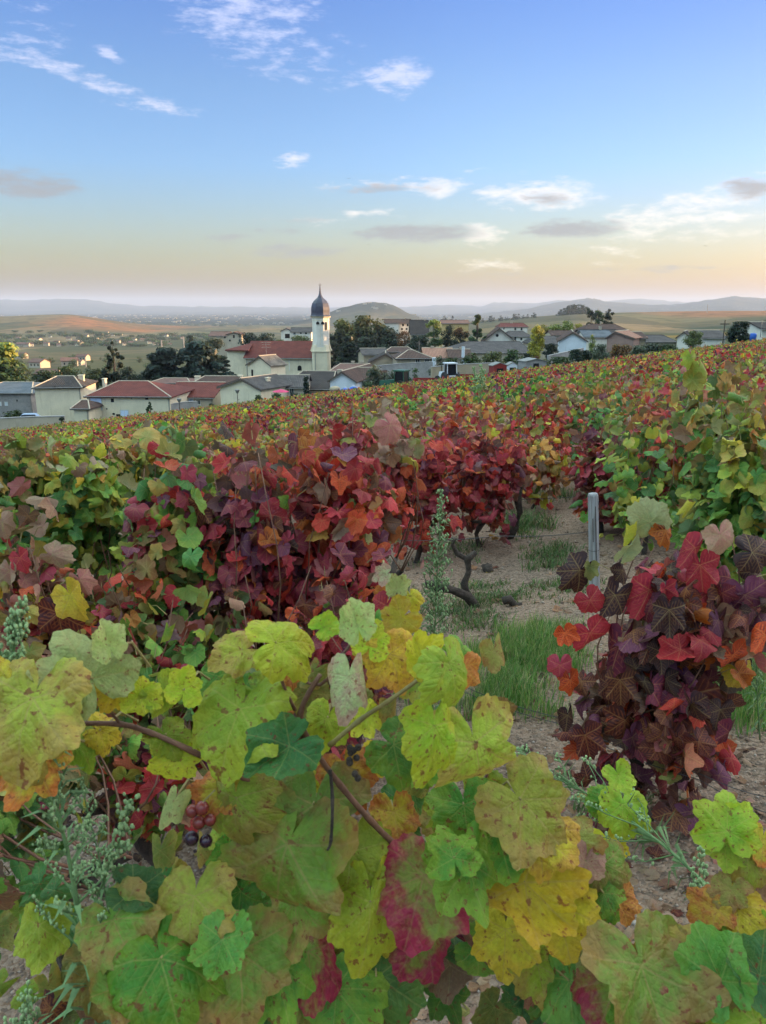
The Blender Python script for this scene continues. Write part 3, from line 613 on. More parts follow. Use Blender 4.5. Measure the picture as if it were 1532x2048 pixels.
NEAR = [
 (1165, 1500, 1120, 1640, 2.42, 250, 'dark', 'dark purple grapevine with ember-veined leaves standing alone right of the grey post', dict(size=(.055, .098), depth=.27, up=.06, seed=3, lean=.20, curled=True, extra=
   [(1300, 1045, 62, 'pale', 200), (1372, 1022, 30, 'yellow', 150), (1265, 1075, 40, 'yellow', 180), (1250, 1105, 45, 'pale', 150), (1330, 1060, 46, 'ember', 30), (1160, 1140, 62, 'purple', -40), (1180, 1135, 28, 'olive', 0), (1245, 1140, 34, 'purple', 20),
    (1390, 1095, 62, 'red', -20), (1440, 1070, 52, 'pink', 10), (1505, 1105, 60, 'black', 80), (1490, 1190, 66, 'purple', 20), (1400, 1130, 60, 'crimson', 10), (1240, 1290, 90, 'purple', 0), (1360, 1400, 115, 'black', 4), (1180, 1265, 62, 'purple', 30),
    (1130, 1265, 36, 'ember', 20), (1140, 1360, 44, 'ember', 10), (1250, 1440, 70, 'black', 0), (1170, 1470, 60, 'black', 15), (1440, 1500, 50, 'purple', 0), (1360, 1530, 56, 'black', 0), (1455, 1405, 44, 'dark', 20), (1400, 1300, 80, 'ember', 25),
    (1430, 1235, 60, 'brown', 0), (1300, 1180, 70, 'crimson', -10), (1230, 1190, 62, 'purple', -15), (1120, 1330, 40, 'crimson', 0), (1345, 1250, 78, 'black', 10), (1475, 1345, 45, 'yellow', 20), (1470, 1290, 48, 'brown', 60), (1135, 1430, 40, 'black', 10), (1240, 1360, 60, 'purple', 5), (1400, 1620, 40, 'brown', 0), (1405, 1680, 34, 'crimson', 10), (1180, 1200, 45, 'purple', 35)])),
 (575, 800, 890, 1290, 3.2, 300, 'red', 'bright red grapevine in the middle of the near row, tallest of the red ones', dict(seed=4, up=.15, extra=[(690, 960, 58, 'purple', 10), (620, 900, 50, 'orange', 0), (700, 1010, 50, 'red', 20), (780, 850, 45, 'pink', 40), (610, 1160, 48, 'red', 0), (760, 1080, 34, 'red', 0), (690, 1100, 46, 'red', 15)])),
 (430, 610, 960, 1300, 3.0, 240, 'purple', 'purple and red grapevine beside the tall bright red one', dict(seed=5, extra=[(560, 1080, 50, 'black', 20), (560, 1130, 50, 'red', 10), (400, 1010, 50, 'purple', -15), (520, 1100, 45, 'black', 0)])),
 (250, 450, 950, 1330, 3.0, 260, 'greenred', 'mixed green and purple grapevine left of the purple and red one', dict(seed=6, extra=[(305, 1075, 52, 'purple', 15), (350, 1010, 46, 'crimson', 0), (380, 1020, 46, 'crimson', 20), (445, 1160, 46, 'olive', 0), (420, 1120, 40, 'green', 0), (270, 1165, 42, 'purple', -10)])),
 (-70, 130, 1105, 1420, 2.3, 150, 'pinkbrown', 'low pinkish brown grapevine at the left edge with a yellow leaf', dict(seed=7, size=(.045, .075), extra=[(118, 1225, 66, 'black', 0), (140, 1190, 62, 'yellow', 25), (105, 1110, 45, 'pink', 70), (160, 1160, 40, 'pink', 30), (20, 1140, 40, 'pink', 0), (40, 1115, 35, 'red', 20)])),
 (120, 290, 1180, 1480, 2.6, 150, 'redgreen', 'low red and green grapevine behind the yellow foreground shoot', dict(seed=8, size=(.05, .075))),
 (300, 560, 1230, 1600, 2.5, 260, 'greenred', 'shadowy low grapevine under the purple ones', dict(seed=9, size=(.05, .075))),
 (560, 760, 1190, 1540, 2.6, 220, 'purple', 'low dark red grapevine behind the topmost foreground leaves', dict(seed=10, size=(.05, .075))),
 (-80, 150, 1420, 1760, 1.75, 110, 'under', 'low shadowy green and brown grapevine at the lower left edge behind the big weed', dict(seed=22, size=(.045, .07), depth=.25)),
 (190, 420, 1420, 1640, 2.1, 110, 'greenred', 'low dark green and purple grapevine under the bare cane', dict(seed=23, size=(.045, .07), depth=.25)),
 (80, 290, 890, 1200, 3.9, 340, 'fresh', 'green grapevine with yellow-green top at the left', dict(seed=11, up=.12, mix_top='autumn', size=(.05, .08))),
 (-80, 120, 905, 1200, 3.7, 320, 'fresh', 'green grapevine cut by the left edge', dict(seed=12, up=.15, mix_top='autumn', size=(.05, .08))),
 (240, 440, 880, 1130, 4.3, 280, 'fresh', 'green grapevine behind the mixed green and purple one', dict(seed=13, up=.1, mix_top='autumn', size=(.05, .08))),
 (750, 915, 880, 1160, 6.6, 230, 'magenta', 'crimson grapevine behind the flowering weed', dict(seed=14, size=(.065, .105), depth=.45)),
 (690, 830, 860, 1060, 4.4, 190, 'red', 'red and brown grapevine with a pinkish top behind the tall red one', dict(seed=15, mix_top='pinkbrown')),
 (880, 1050, 870, 1135, 7.0, 230, 'magenta', 'crimson grapevine at the near end of the gap', dict(seed=16, size=(.065, .105), depth=.45)),
 (1010, 1140, 880, 1000, 8.6, 180, 'rust', 'rusty grapevine above the bare ground, orange and olive', dict(seed=17, size=(.065, .095), depth=.5)),
 (1140, 1295, 880, 1120, 7.0, 240, 'purple', 'dark purple grapevine just behind the grey post', dict(seed=18, size=(.065, .10), depth=.45)),
 (1255, 1415, 850, 1140, 6.4, 240, 'redgreen', 'red and olive grapevine between the post and the green one', dict(seed=19, size=(.06, .095), depth=.45)),
 (1390, 1570, 850, 1200, 3.5, 330, 'fresh', 'tall green grapevine at the right edge', dict(seed=20, up=.16, mix_top='autumn', size=(.055, .085), extra=[(1380, 715, 26, 'lime', 0), (1400, 735, 34, 'lime', 30), (1385, 760, 30, 'green', -10)])),
 (1370, 1480, 800, 900, 4.6, 130, 'fresh', 'green grapevine with long shoots rising above the slope', dict(seed=21, up=.26, mix_top='autumn')),
]
for (a_, b_, c_, d_, D_, n_, mx_, lb_, kw_) in NEAR: near_vine(a_, b_, c_, d_, D_, n_, mx_, lb_, **kw_)

# rows of vines beyond: copies of a few grown vines, each in its own place and turn
def proto_vine(i, mix, TS, n=190, size=(.055, .08), near=True):
    root = empty('grapevine', (0, 0, 0)); pos, out = vine_leaf_layout(n, .56, .44, .14, 1.08, up=.24, shoots=4)
    Y, Z = orient(out); c1, c2 = mixcol(mix, len(pos), .45)
    if mix != 'green': t1, t2 = mixcol('oliveyellow', len(pos)); k = ((pos[:, 2] > 1.0) & (rng.random(len(pos)) < .55))[:, None]; c1 = np.where(k, t1, c1); c2 = np.where(k, t2, c2)
    me = leaf_mesh('foliage', MATS['leaf'] if near else MATS['leaf_far'], TS, rng.integers(0, len(TS), len(pos)), pos, Y, Z, rng.uniform(*size, len(pos)), c1, c2); link('foliage', me, root)
    hd = trunk_part(root, .35, 100+i, near=False)
    if near: canes_part(root, hd, 1.15, .45, .32, 100+i, 6, .005)
    return root
VMIX = ['green', 'redgreen', 'red', 'purple', 'magenta', 'rust', 'oliveyellow']
LBL = dict(green='leafy green grapevine among the red and orange rows on the slope', redgreen='half red, half green grapevine in the rows on the slope', red='bright red grapevine in the rows on the slope',
  purple='dark purple grapevine in the rows on the slope', magenta='crimson pink grapevine in the rows on the slope', rust='rust-brown and orange grapevine in the rows on the slope', oliveyellow='olive and yellow grapevine in the rows on the slope')
PN = {m: [proto_vine(i*4+k, m, T_MID, 300) for k in range(3)] for i, m in enumerate(VMIX)}
PF = {m: [proto_vine(i*4+k, m, T_LOW, 250, (.06, .09), False) for k in range(4)] for i, m in enumerate(VMIX)}
nd = np.array([.66, .75]); nd /= np.linalg.norm(nd); dd = np.array([-nd[1], nd[0]])
cand = []
for k in range(0, 85):
    c = 5.9+1.45*k
    for s in np.arange(-110, 110, .92):
        x, y = nd*c+dd*(s+rng.uniform(-.15, .15)); 
        if y < 4 or y > 82: continue
        u = x/y
        if abs(u) > .64 + 1.8/y: continue
        px = 766+u*F*1.01
        if 800 < px < 1200 and y < 8.3: continue
        if px > 1200 and y < 5.6: continue
        if px < 800 and y < 5.4+.4*(px > 500): continue
        if rng.random() < .03: continue
        cand.append((y, x, px))
cand.sort()
def vmix_at(px, y, x):
    h = float(vnoise(np.array([x*1.0]), np.array([y*1.]), 5.5, 21)[0])+rng.normal(0, .13); red = np.interp(px, [0, 300, 700, 1100, 1532], [.35, .5, .8, .85, .75])*np.interp(y, [5, 25, 60, 80], [1, .95, .7, .45])
    if h < .17: return 'green' if y < 30 and rng.random() < .75 else 'oliveyellow'
    v = rng.random()
    if v < red*.9: return ['red', 'purple', 'magenta', 'redgreen', 'rust', 'redgreen'][int(rng.integers(6))]
    return ['rust', 'oliveyellow', 'redgreen', 'rust', 'oliveyellow'][int(rng.integers(5))]
used = set(); NIND = 262
def place(o, x, y, m, s, first):
    z = gz(x, y)
    if first: c = o
    else:
        c = o.copy(); COL.objects.link(c)
        for ch in o.children:
            d = ch.copy(); COL.objects.link(d); d.parent = c
    c.location = (x, y, z); c.rotation_euler = (0, 0, rng.uniform(0, 6.28)); c.scale = (s*rng.uniform(.95, 1.15), s*rng.uniform(.95, 1.15), s*rng.uniform(.88, 1.08))
    tag(c, LBL[m], 'grapevine', 'grapevines in rows down the slope, '+m.replace('oliveyellow', 'olive and yellow').replace('redgreen', 'red and green'))
inv = [q for q in cand if abs(q[1]/q[0]) < .53+.7/q[0]]; near_ = inv[:NIND]; keep = set(near_)
for (y, x, px) in near_:
    m = vmix_at(px, y, x); P = PN if y < 15 else PF; o = P[m][int(rng.integers(len(P[m])))]; first = o.name not in used; used.add(o.name)
    place(o, x, y, m, np.interp(y, [4, 14], [.80 if px < 900 else .92, 1.]), first)
for P in (PN, PF):
    for m in VMIX:
        for o in P[m]:
            if o.name not in used:
                for ch in list(o.children): bpy.data.objects.remove(ch)
                bpy.data.objects.remove(o)
far = np.array([(x, y, px) for (y, x, px) in cand if (y, x, px) not in keep]); print('vines', len(cand))
gzf = terr(far[:, 0], far[:, 1]); nl = 84; P_ = []; O_ = []; C1 = []; C2 = []
for (x, y, px), z in zip(far, gzf):
    pos, out = vine_leaf_layout(nl, .60, .55, .3, rng.uniform(.98, 1.14), up=.16, shoots=2, canes=6); P_.append(pos+np.array([x, y, z])); O_.append(out)
    a, b = mixcol(vmix_at(px, y, x), len(pos), .6); kb = rng.uniform(.68, 1.3); a[:, :3] *= kb
    if y > 30: t1, t2 = mixcol('oliveyellow', len(pos)); k = (rng.random(len(pos)) < np.interp(y, [30, 70], [.1, .5]))[:, None]; a = np.where(k, t1, a); b = np.where(k, t2, b)
    C1.append(a); C2.append(b)
P_ = np.vstack(P_); O_ = np.vstack(O_); C1 = np.vstack(C1); C2 = np.vstack(C2); Y, Z = orient(O_)
szf = rng.uniform(.085, .125, len(P_))
me = leaf_mesh('distant_vine_rows', MATS['leaf_far'], [template(6, [1.], k, 91+i) for i, k in enumerate(KINDS)], rng.integers(0, 12, len(P_)), P_, Y, Z, szf, C1, C2)
tag(link('distant_vine_rows', me), 'carpet of far vine rows in olive, yellow and rust running to the village', 'vine rows', kind='stuff')

# ---------------------------------------------------------------- close foreground vine
PAL.update({
 'f_lime': [((.25, .40, .03), 0, (.46, .48, .045), .6)], 'f_yellow': [((.58, .52, .03), 0, (.62, .34, .04), .55)], 'f_green': [((.085, .25, .03), 0, (.26, .38, .035), .7)],
 'f_greenred': [((.19, .33, .045), 0, (.40, .20, .07), .75)], 'f_olive': [((.36, .41, .045), 0, (.46, .27, .08), .7)], 'f_pink': [((.44, .46, .22), 0, (.42, .24, .19), .9)],
 'f_magenta': [((.22, .30, .045), 0, (.36, .03, .07), 1.)], 'f_blue': [((.10, .26, .055), 0, (.22, .38, .06), .5)], 'f_orange': [((.56, .42, .04), 0, (.56, .14, .04), .9)],
 'f_yellowred': [((.60, .50, .03), 0, (.58, .20, .06), .6)], 'f_pale': [((.38, .47, .16), 0, (.52, .50, .2), .6)], 'f_bright': [((.40, .50, .03), 0, (.58, .50, .04), .6)]})
KI = {k: KINDS.index(k) for k in KINDS}
# px, py, half size px, depth, tip direction (0 down, 90 right, 180 up), colour, form, sideways lean, upward lean
FG = [
 (572, 1283, 92, .80, 100, 'f_bright', 'dome', .1, .7), (470, 1305, 62, .84, -70, 'f_olive', 'flat', -.2, .5), (470, 1445, 118, .79, -20, 'f_lime', 'flat', -.3, .2), (520, 1400, 80, .82, 30, 'f_lime', 'dome', .2, .4),
 (700, 1372, 78, .74, 5, 'f_pink', 'roll', .1, .25), (712, 1240, 56, .78, 190, 'f_pale', 'fold', .2, .5), (655, 1250, 40, .8, 120, 'f_lime', 'fold', 0, .6), (785, 1325, 72, .79, 20, 'f_yellowred', 'flat', .1, .4), (745, 1280, 50, .80, 160, 'f_bright', 'cup', .1, .4),
 (840, 1305, 62, .76, 195, 'f_bright', 'fold', .3, .3), (905, 1345, 86, .72, 25, 'f_lime', 'dome', .35, .3), (868, 1475, 94, .745, -5, 'f_bright', 'drape', .5, .1), (960, 1515, 122, .78, 20, 'f_olive', 'tiproll', .25, .2),
 (1060, 1620, 105, .80, 50, 'f_olive', 'flat', .2, .45), (1095, 1680, 80, .79, 60, 'f_yellowred', 'dome', .1, .5), (1075, 1790, 122, .80, 55, 'f_yellow', 'fold', .15, .3), (1120, 1830, 90, .82, 20, 'f_yellow', 'cup', 0, .2), (945, 1750, 102, .76, 25, 'f_green', 'drape', .45, .15), (905, 1700, 60, .76, 190, 'f_green', 'flat', .4, .2),
 (805, 1500, 84, .80, 60, 'f_green', 'dome', -.2, .3), (740, 1840, 118, .77, 0, 'f_bright', 'drape', .1, .1), (700, 1730, 100, .80, -5, 'f_lime', 'tiproll', -.1, .2), (840, 1780, 112, .79, -15, 'f_magenta', 'flat', .2, .15), (835, 1880, 82, .80, -30, 'f_magenta', 'dome', .1, .1),
 (560, 1730, 155, .78, -25, 'f_greenred', 'tiproll', -.2, .2), (590, 1830, 95, .80, 0, 'f_greenred', 'drape', -.1, .1), (470, 1620, 88, .81, -10, 'f_olive', 'dome', -.3, .2), (440, 1590, 60, .83, -40, 'f_orange', 'flat', -.3, .3),
 (560, 1505, 90, .76, -60, 'green', 'fold', -.1, .75), (620, 1640, 125, .82, -10, 'f_greenred', 'tiproll', 0, .25), (700, 1560, 70, .90, 20, 'f_orange', 'flat', 0, .3), (790, 1640, 60, .88, 10, 'f_orange', 'cup', .1, .2),
 (330, 1950, 118, .68, 10, 'f_green', 'dome', -.1, .45), (440, 1900, 70, .70, -20, 'f_blue', 'fold', .1, .4), (250, 1990, 66, .68, 25, 'f_greenred', 'cup', 0, .4), (480, 1940, 115, .74, 0, 'f_greenred', 'flat', 0, .3), (560, 1960, 100, .76, 10, 'f_green', 'drape', .1, .2), (620, 1930, 90, .80, 0, 'f_magenta', 'dome', .1, .2),
 (55, 1430, 128, .70, -20, 'f_olive', 'flat', -.2, .35), (60, 1540, 88, .71, -30, 'f_orange', 'drape', -.2, .2), (20, 1370, 70, .72, 200, 'f_yellow', 'drape', -.1, .4), (170, 1335, 100, .76, 200, 'f_pale', 'flat', .1, .15), (215, 1280, 48, .75, 190, 'f_pale', 'fold', .2, .2), (240, 1380, 56, .78, 20, 'f_yellow', 'dome', .1, .3),
 (290, 1395, 46, .78, 60, 'f_bright', 'cup', .1, .3), (335, 1395, 58, .79, 30, 'f_lime', 'tiproll', .2, .3), (370, 1370, 46, .80, 160, 'f_bright', 'cup', .2, .3), (30, 1490, 96, .70, 10, 'f_olive', 'flat', -.1, .3), (160, 1490, 54, .78, 20, 'f_lime', 'drape', 0, .3), (350, 1530, 62, .79, -20, 'f_bright', 'tiproll', 0, .3), (335, 1480, 48, .80, 20, 'f_lime', 'flat', 0, .3), (210, 1465, 46, .80, 60, 'f_yellow', 'dome', 0, .3),
 (342, 1615, 44, .80, -25, 'f_pale', 'roll', 0, .2), (78, 1870, 64, .74, -10, 'f_lime', 'drape', -.2, .3), (235, 1860, 86, .72, 20, 'f_greenred', 'flat', 0, .4), (205, 1950, 80, .76, 0, 'olive', 'cup', 0, .4), (385, 1820, 92, .74, -10, 'f_olive', 'flat', .1, .4), (280, 1790, 64, .76, 60, 'bluegreen', 'fold', 0, .5),
 (760, 1985, 100, .82, 15, 'f_blue', 'dome', 0, .3), (690, 2000, 90, .80, 40, 'f_green', 'dome', 0, .3), (1170, 1735, 50, .84, -10, 'brown', 'fold', .3, .3), (1215, 1745, 62, .84, 30, 'f_greenred', 'dome', .3, .3), (1150, 1700, 60, .86, 40, 'olive', 'flat', .2, .3),
 (1190, 1890, 62, .80, 185, 'f_pale', 'roll', .2, .3), (1205, 1800, 50, .82, -5, 'f_green', 'drape', .2, .3), (1240, 1810, 40, .84, 30, 'orange', 'cup', .2, .3), (1245, 1940, 54, .82, 20, 'f_orange', 'fold', .2, .3), (1010, 1880, 70, .84, 0, 'f_yellow', 'flat', 0, .3), (1140, 1990, 92, .78, 10, 'f_blue', 'drape', 0, .45), (1080, 1950, 66, .82, 20, 'f_olive', 'flat', 0, .4),
 (1000, 1680, 90, .84, 20, 'f_green', 'cup', 0, .3), (930, 1630, 80, .85, 10, 'f_green', 'flat', 0, .3), (650, 1450, 60, .84, -20, 'f_lime', 'dome', -.1, .3), (735, 1440, 50, .84, 10, 'f_bright', 'drape', 0, .3), (800, 1170, 34, .95, 160, 'f_pale', 'fold', 0, .4), (825, 1198, 30, .95, 20, 'f_yellow', 'dome', 0, .4), (770, 1222, 46, 1.0, -10, 'crimson', 'roll', 0, .2), (765, 1150, 26, .97, -70, 'f_pink', 'flat', 0, .4)]
FR = [(1300, 1970, 128, .72, 30, 'f_greenred', 'flat', .1, .5), (1230, 1985, 90, .74, -20, 'f_magenta', 'flat', 0, .5), (1370, 1960, 110, .74, 40, 'f_olive', 'dome', 0, .5), (1400, 2010, 100, .76, 10, 'purple', 'flat', 0, .4), (1300, 2030, 80, .72, 0, 'f_green', 'flat', 0, .4),
 (1455, 1645, 62, .92, 185, 'f_lime', 'flat', 0, .2), (1480, 1640, 40, .93, 170, 'f_lime', 'fold', 0, .2), (1450, 1700, 50, .93, 10, 'f_lime', 'cup', 0, .2), (1495, 1735, 52, .90, 10, 'f_olive', 'drape', 0, .2), (1430, 1935, 82, .74, 215, 'f_blue', 'fold', 0, .5), (1505, 1930, 72, .74, 230, 'bluegreen', 'fold', .1, .5), (1505, 2010, 92, .72, 200, 'f_lime', 'flat', .1, .4),
 (1430, 1865, 62, .86, 80, 'f_yellow', 'dome', 0, .5), (1490, 1830, 66, .86, 60, 'f_yellow', 'dome', 0, .5), (1420, 1820, 44, .87, -50, 'f_orange', 'flat', 0, .4), (1525, 1690, 44, .92, 0, 'f_orange', 'cup', 0, .3), (1500, 1880, 52, .84, 20, 'f_green', 'tiproll', 0, .3), (1460, 1790, 40, .88, 0, 'olive', 'flat', 0, .3), (1525, 1780, 40, .9, 0, 'brown', 'cup', 0, .3), (1210, 1960, 60, .8, 0, 'f_olive', 'flat', 0, .3),
 (1240, 1560, 36, 1.5, 30, 'f_lime', 'cup', 0, .3), (1245, 1625, 58, 1.5, 5, 'f_lime', 'dome', 0, .3), (1200, 1600, 40, 1.55, -60, 'f_green', 'drape', 0, .6), (1220, 1700, 44, 1.5, 20, 'f_yellow', 'flat', 0, .5)]
def close_vine(name, label, L, fill, root_px, tidx_seed=1):
    o = at(*root_px); g0 = gz(o.x, o.y); root = empty('grapevine', (o.x, o.y, g0), label=label, cat='grapevine', group='grapevines in the closest row')
    O = np.array([o.x, o.y, g0]); pos = []; Y = []; Z = []; sz = []; ti = []; C1 = []; C2 = []
    for (px, py, r, D, ang, colr, form, sx, sz_) in L:
        P = np.array(at(px, py, D)); view = P-np.array([0, 0, EYE]); s = r/F*np.linalg.norm(view)*1.06
        right = np.array([1, 0, 0.]); n = -view/np.linalg.norm(view); upv = np.cross(n, np.cross(np.array([0, 0, 1.]), n)); upv /= np.linalg.norm(upv)
        rgt = np.cross(upv, n); a = R(ang); y = rgt*math.sin(a)-upv*math.cos(a)
        z = n+rgt*(sx+rng.normal(0, .18))+upv*(sz_*.6+rng.normal(0, .15)); z /= np.linalg.norm(z); y = y-z*np.dot(y, z); y /= np.linalg.norm(y)
        pos.append(P-y*s*.22-O); Y.append(y); Z.append(z); sz.append(s); ti.append(KI[form]+12*rng.integers(0, 3)); a1, a2 = colours([colr], [1], 1); C1.append(a1[0]); C2.append(a2[0])
    nbig = len(pos)
    for (x0, x1, y0, y1, d0, d1, n, r0, r1, mix) in fill:
        a1, a2 = mixcol(mix, n)
        for i in range(n):
            D = rng.uniform(d0, d1); P = np.array(at(rng.uniform(x0, x1), rng.uniform(y0, y1), D)); pos.append(P-O); Z.append([rng.normal(0, .35), -.8, .6+rng.normal(0, .3)]); Y.append([rng.normal(0, .5), -.2, -.8]); sz.append(rng.uniform(r0, r1)/F*D); ti.append(rng.integers(0, 12)); C1.append(a1[i]); C2.append(a2[i])
    pos = np.array(pos); Y = np.array(Y); Z = np.array(Z)
    me = leaf_mesh('foliage', MATS['leaf_big'], T_BIG, np.array(ti), pos, Y, Z, np.array(sz), np.array(C1), np.array(C2)); link('foliage', me, root)
    return root, O, pos, Y
fv, FO, fpos, fY = close_vine('v', 'big yellow-green grapevine filling the bottom of the view with a long bare cane', FG,
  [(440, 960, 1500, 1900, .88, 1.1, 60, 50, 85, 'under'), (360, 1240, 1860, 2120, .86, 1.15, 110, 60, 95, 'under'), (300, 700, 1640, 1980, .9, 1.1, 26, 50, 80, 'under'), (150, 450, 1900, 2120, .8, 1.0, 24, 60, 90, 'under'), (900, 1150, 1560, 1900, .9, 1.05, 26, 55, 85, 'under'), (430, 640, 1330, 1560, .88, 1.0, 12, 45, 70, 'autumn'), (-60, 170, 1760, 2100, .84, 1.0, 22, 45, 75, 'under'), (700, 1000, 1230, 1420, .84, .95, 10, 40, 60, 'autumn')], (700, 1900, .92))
rv, RO, rpos, rY = close_vine('v', 'low yellow and green grapevine in the bottom right corner', FR,
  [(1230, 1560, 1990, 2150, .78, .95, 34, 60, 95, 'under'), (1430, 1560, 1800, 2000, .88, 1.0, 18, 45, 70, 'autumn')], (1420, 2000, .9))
def px_tube(root, O, pts, rad, name, mat, n=7, jig=0):
    m = MB(); P = [at(*p)-Vector(O) for p in pts]; Q = []; RD = []
    for i in range(len(P)-1):
        for k in range(4):
            t = k/4; a, b = P[i], P[i+1]; p0 = P[max(i-1, 0)]; p3 = P[min(i+2, len(P)-1)]
            Q.append(.5*((2*a)+(b-p0)*t+(2*p0-5*a+4*b-p3)*t*t+(3*a-p0-3*b+p3)*t**3)); RD.append(rad*(1+.22*(k == 0))*(1-.35*(i+t)/len(P)))
    Q.append(P[-1]); RD.append(rad*.6); m.tube(Q, RD, n); return m.build(name, mat, root, smooth=True)
px_tube(fv, FO, [(760, 1990, .95), (700, 1800, .93), (640, 1640, .9), (560, 1580, .86), (490, 1556, .83), (380, 1500, .80), (300, 1465, .80), (240, 1448, .79), (150, 1447, .78)], .0042, 'cane', MATS['cane'])
px_tube(fv, FO, [(1010, 1960, .9), (940, 1880, .88), (860, 1760, .86), (790, 1690, .84), (740, 1640, .83), (680, 1570, .82), (630, 1500, .81), (600, 1430, .80), (640, 1350, .79)], .0045, 'cane', MATS['cane'])
px_tube(fv, FO, [(660, 1490, .80), (720, 1440, .78), (780, 1400, .76), (850, 1350, .75)], .003, 'cane', MATS['stalk'])
px_tube(fv, FO, [(590, 1420, .81), (560, 1340, .80), (640, 1370, .80), (700, 1290, .79), (780, 1230, .9), (800, 1190, .95)], .002, 'cane', MATS['cane'])
px_tube(fv, FO, [(240, 1448, .79), (215, 1420, .78), (170, 1400, .77)], .0018, 'cane', MATS['cane'])
px_tube(fv, FO, [(660, 1540, .8), (665, 1600, .79), (662, 1680, .78), (655, 1700, .78)], .0022, 'cane', MATS['bark'])
m = MB(); oo = Vector(FO)
for i in range(0, len(FG)):
    p = Vector(fpos[i]); q = Vector((p.x*.9, p.y+.05, p.z-.03+.02*math.sin(i))); m.tube([p, p.lerp(q, .5)+Vector((0, .01, .012)), q], [.0013, .0015, .0018], 5, cap=False)
m.build('leaf_stalk', MATS['stalk'], fv)['kind'] = 'stuff'
gpx = [(384, 1622, 15, 'grape_red'), (404, 1616, 16, 'grape_red'), (398, 1645, 15, 'grape_red'), (383, 1677, 17, 'grape'), (412, 1682, 15, 'grape'), (420, 1640, 14, 'grape_red')]
bunch = MB(); P0 = [at(x, y, .80)-oo for x, y, r, k in gpx]
bunch.tube([at(430, 1580, .81)-oo, at(405, 1605, .80)-oo, at(398, 1660, .81)-oo], .0012, 5); b_ = bunch.build('grape_bunch', MATS['stalk'], fv)
for (x, y, r, k), p in zip(gpx, P0):
    q = MB(); q.ball(p, r/F*.82, 16, 10); q.build('berry', MATS[k], b_, smooth=True)
m = MB()
for k in range(9): m.ball(at(712+random.uniform(-14, 14), 1525+random.uniform(-35, 35), .8)-oo, .0042, 8, 6)
m.build('dried_grape_bunch', MATS['bark'], fv, smooth=True)
m = MB(); t0 = Vector((0, .12, 0)); m.tube([t0+Vector((0, 0, -.2)), t0+Vector((.03, .02, .15)), t0+Vector((-.02, 0, .35)), t0+Vector((.04, .01, .55))], [.05, .045, .04, .03], 9); m.build('trunk', MATS['bark'], fv, smooth=True)
px_tube(rv, RO, [(1400, 2060, .9), (1440, 1960, .9), (1470, 1850, .9), (1462, 1720, .92)], .004, 'cane', MATS['stalk'])
px_tube(rv, RO, [(1200, 2040, .86), (1290, 2000, .84), (1400, 2040, .88)], .004, 'cane', MATS['cane'])
m = MB(); m.tube([Vector((0, .15, -.2)), Vector((.03, .15, .2)), Vector((0, .1, .55))], [.05, .04, .028], 9); m.build('trunk', MATS['bark'], rv, smooth=True)

# ---------------------------------------------------------------- flowering weeds
def weed(stem, wid, label, rad=.004, nb=16, bud=.0035, dens=9, start=.25, leafn=30, leaflen=.05):
    P = [at(*p) for p in stem]; O = P[0].copy(); P = [p-O for p in P]; L = sum((P[i+1]-P[i]).length for i in range(len(P)-1))
    root = empty('flowering_weed', O, label=label, cat='weed', group='tall flowering weeds'); n = len(P)-1
    def pt(t):
        s = t*n; i = min(int(s), n-1); return P[i].lerp(P[i+1], s-i)
    ax = (P[-1]-P[0]).normalized()
    m = MB(); m.tube([pt(i/14) for i in range(15)], [rad*(1-.75*i/14) for i in range(15)], 7); B = MB(); Lf = []
    for k in range(nb):
        t = start+(1-start)*(k+random.random()*.5)/nb; b = pt(t); a = k*2.4+random.random(); s1 = ax.cross(Vector((.3, 1, .1))).normalized(); s2 = ax.cross(s1)
        d = (s1*math.cos(a)+s2*math.sin(a)*.8); ln = wid*(1.08-t)*random.uniform(.75, 1.15); e = b+d*ln*.75+ax*ln*.9; mid = b.lerp(e, .5)+d*ln*.12
        m.tube([b, mid, e], [rad*.45, rad*.3, rad*.2], 4, cap=False)
        for q in range(max(3, int(dens*(1.1-t)+2))):
            s = random.uniform(.25, 1.05); c = b.lerp(mid, s*2) if s < .5 else mid.lerp(e, s*2-1); off = (Vector((random.gauss(0, 1), random.gauss(0, 1), random.gauss(0, 1)))*.5+ax*.9).normalized()*bud*random.uniform(2, 5)
            m.tube([c, c+off], [rad*.18, rad*.14], 3, cap=False); B.ball(c+off*1.1, bud*random.uniform(.7, 1.15), 6, 4, 1.4)
    m.build('stem', MATS['weed'], root, smooth=True); B.build('flower_buds', MATS['bud'], root, smooth=True)
    G = MB()
    for k in range(leafn):
        t = random.uniform(.02, .9); b = pt(t); a = random.uniform(0, 6.28); s1 = ax.cross(Vector((.3, 1, .1))).normalized(); s2 = ax.cross(s1); d = s1*math.cos(a)+s2*math.sin(a); l = leaflen*random.uniform(.6, 1.2)*(1.1-.6*t); w = l*.07
        side = d.cross(ax).normalized()*w; c1 = b+d*l*.45+ax*l*.45; c2 = b+d*l*1.0+ax*l*.35
        G.add([b, c1+side, c2, c1-side, c1+d*.002], [(0, 1, 4), (0, 4, 3), (1, 2, 4), (4, 2, 3)])
    G.build('leaf_blades', MATS['weed'], root)
    for ch in root.children: ch['kind'] = 'stuff' if ch.name.startswith(('flower', 'leaf')) else 'thing'
    return root
weed([(860, 1500, 3.1), (868, 1300, 3.1), (874, 1150, 3.12), (884, 985, 3.14)], .17, 'tall pale green flowering weed standing before the bare ground', .0055, 46, .0048, 16, .36, 160, .10)
weed([(215, 2150, .76), (180, 1960, .75), (135, 1700, .74), (95, 1550, .74), (110, 1490, .75)], .085, 'large flowering weed with pale green buds at the left beside the bare cane', .0036, 30, .0018, 30, .3, 60, .06)
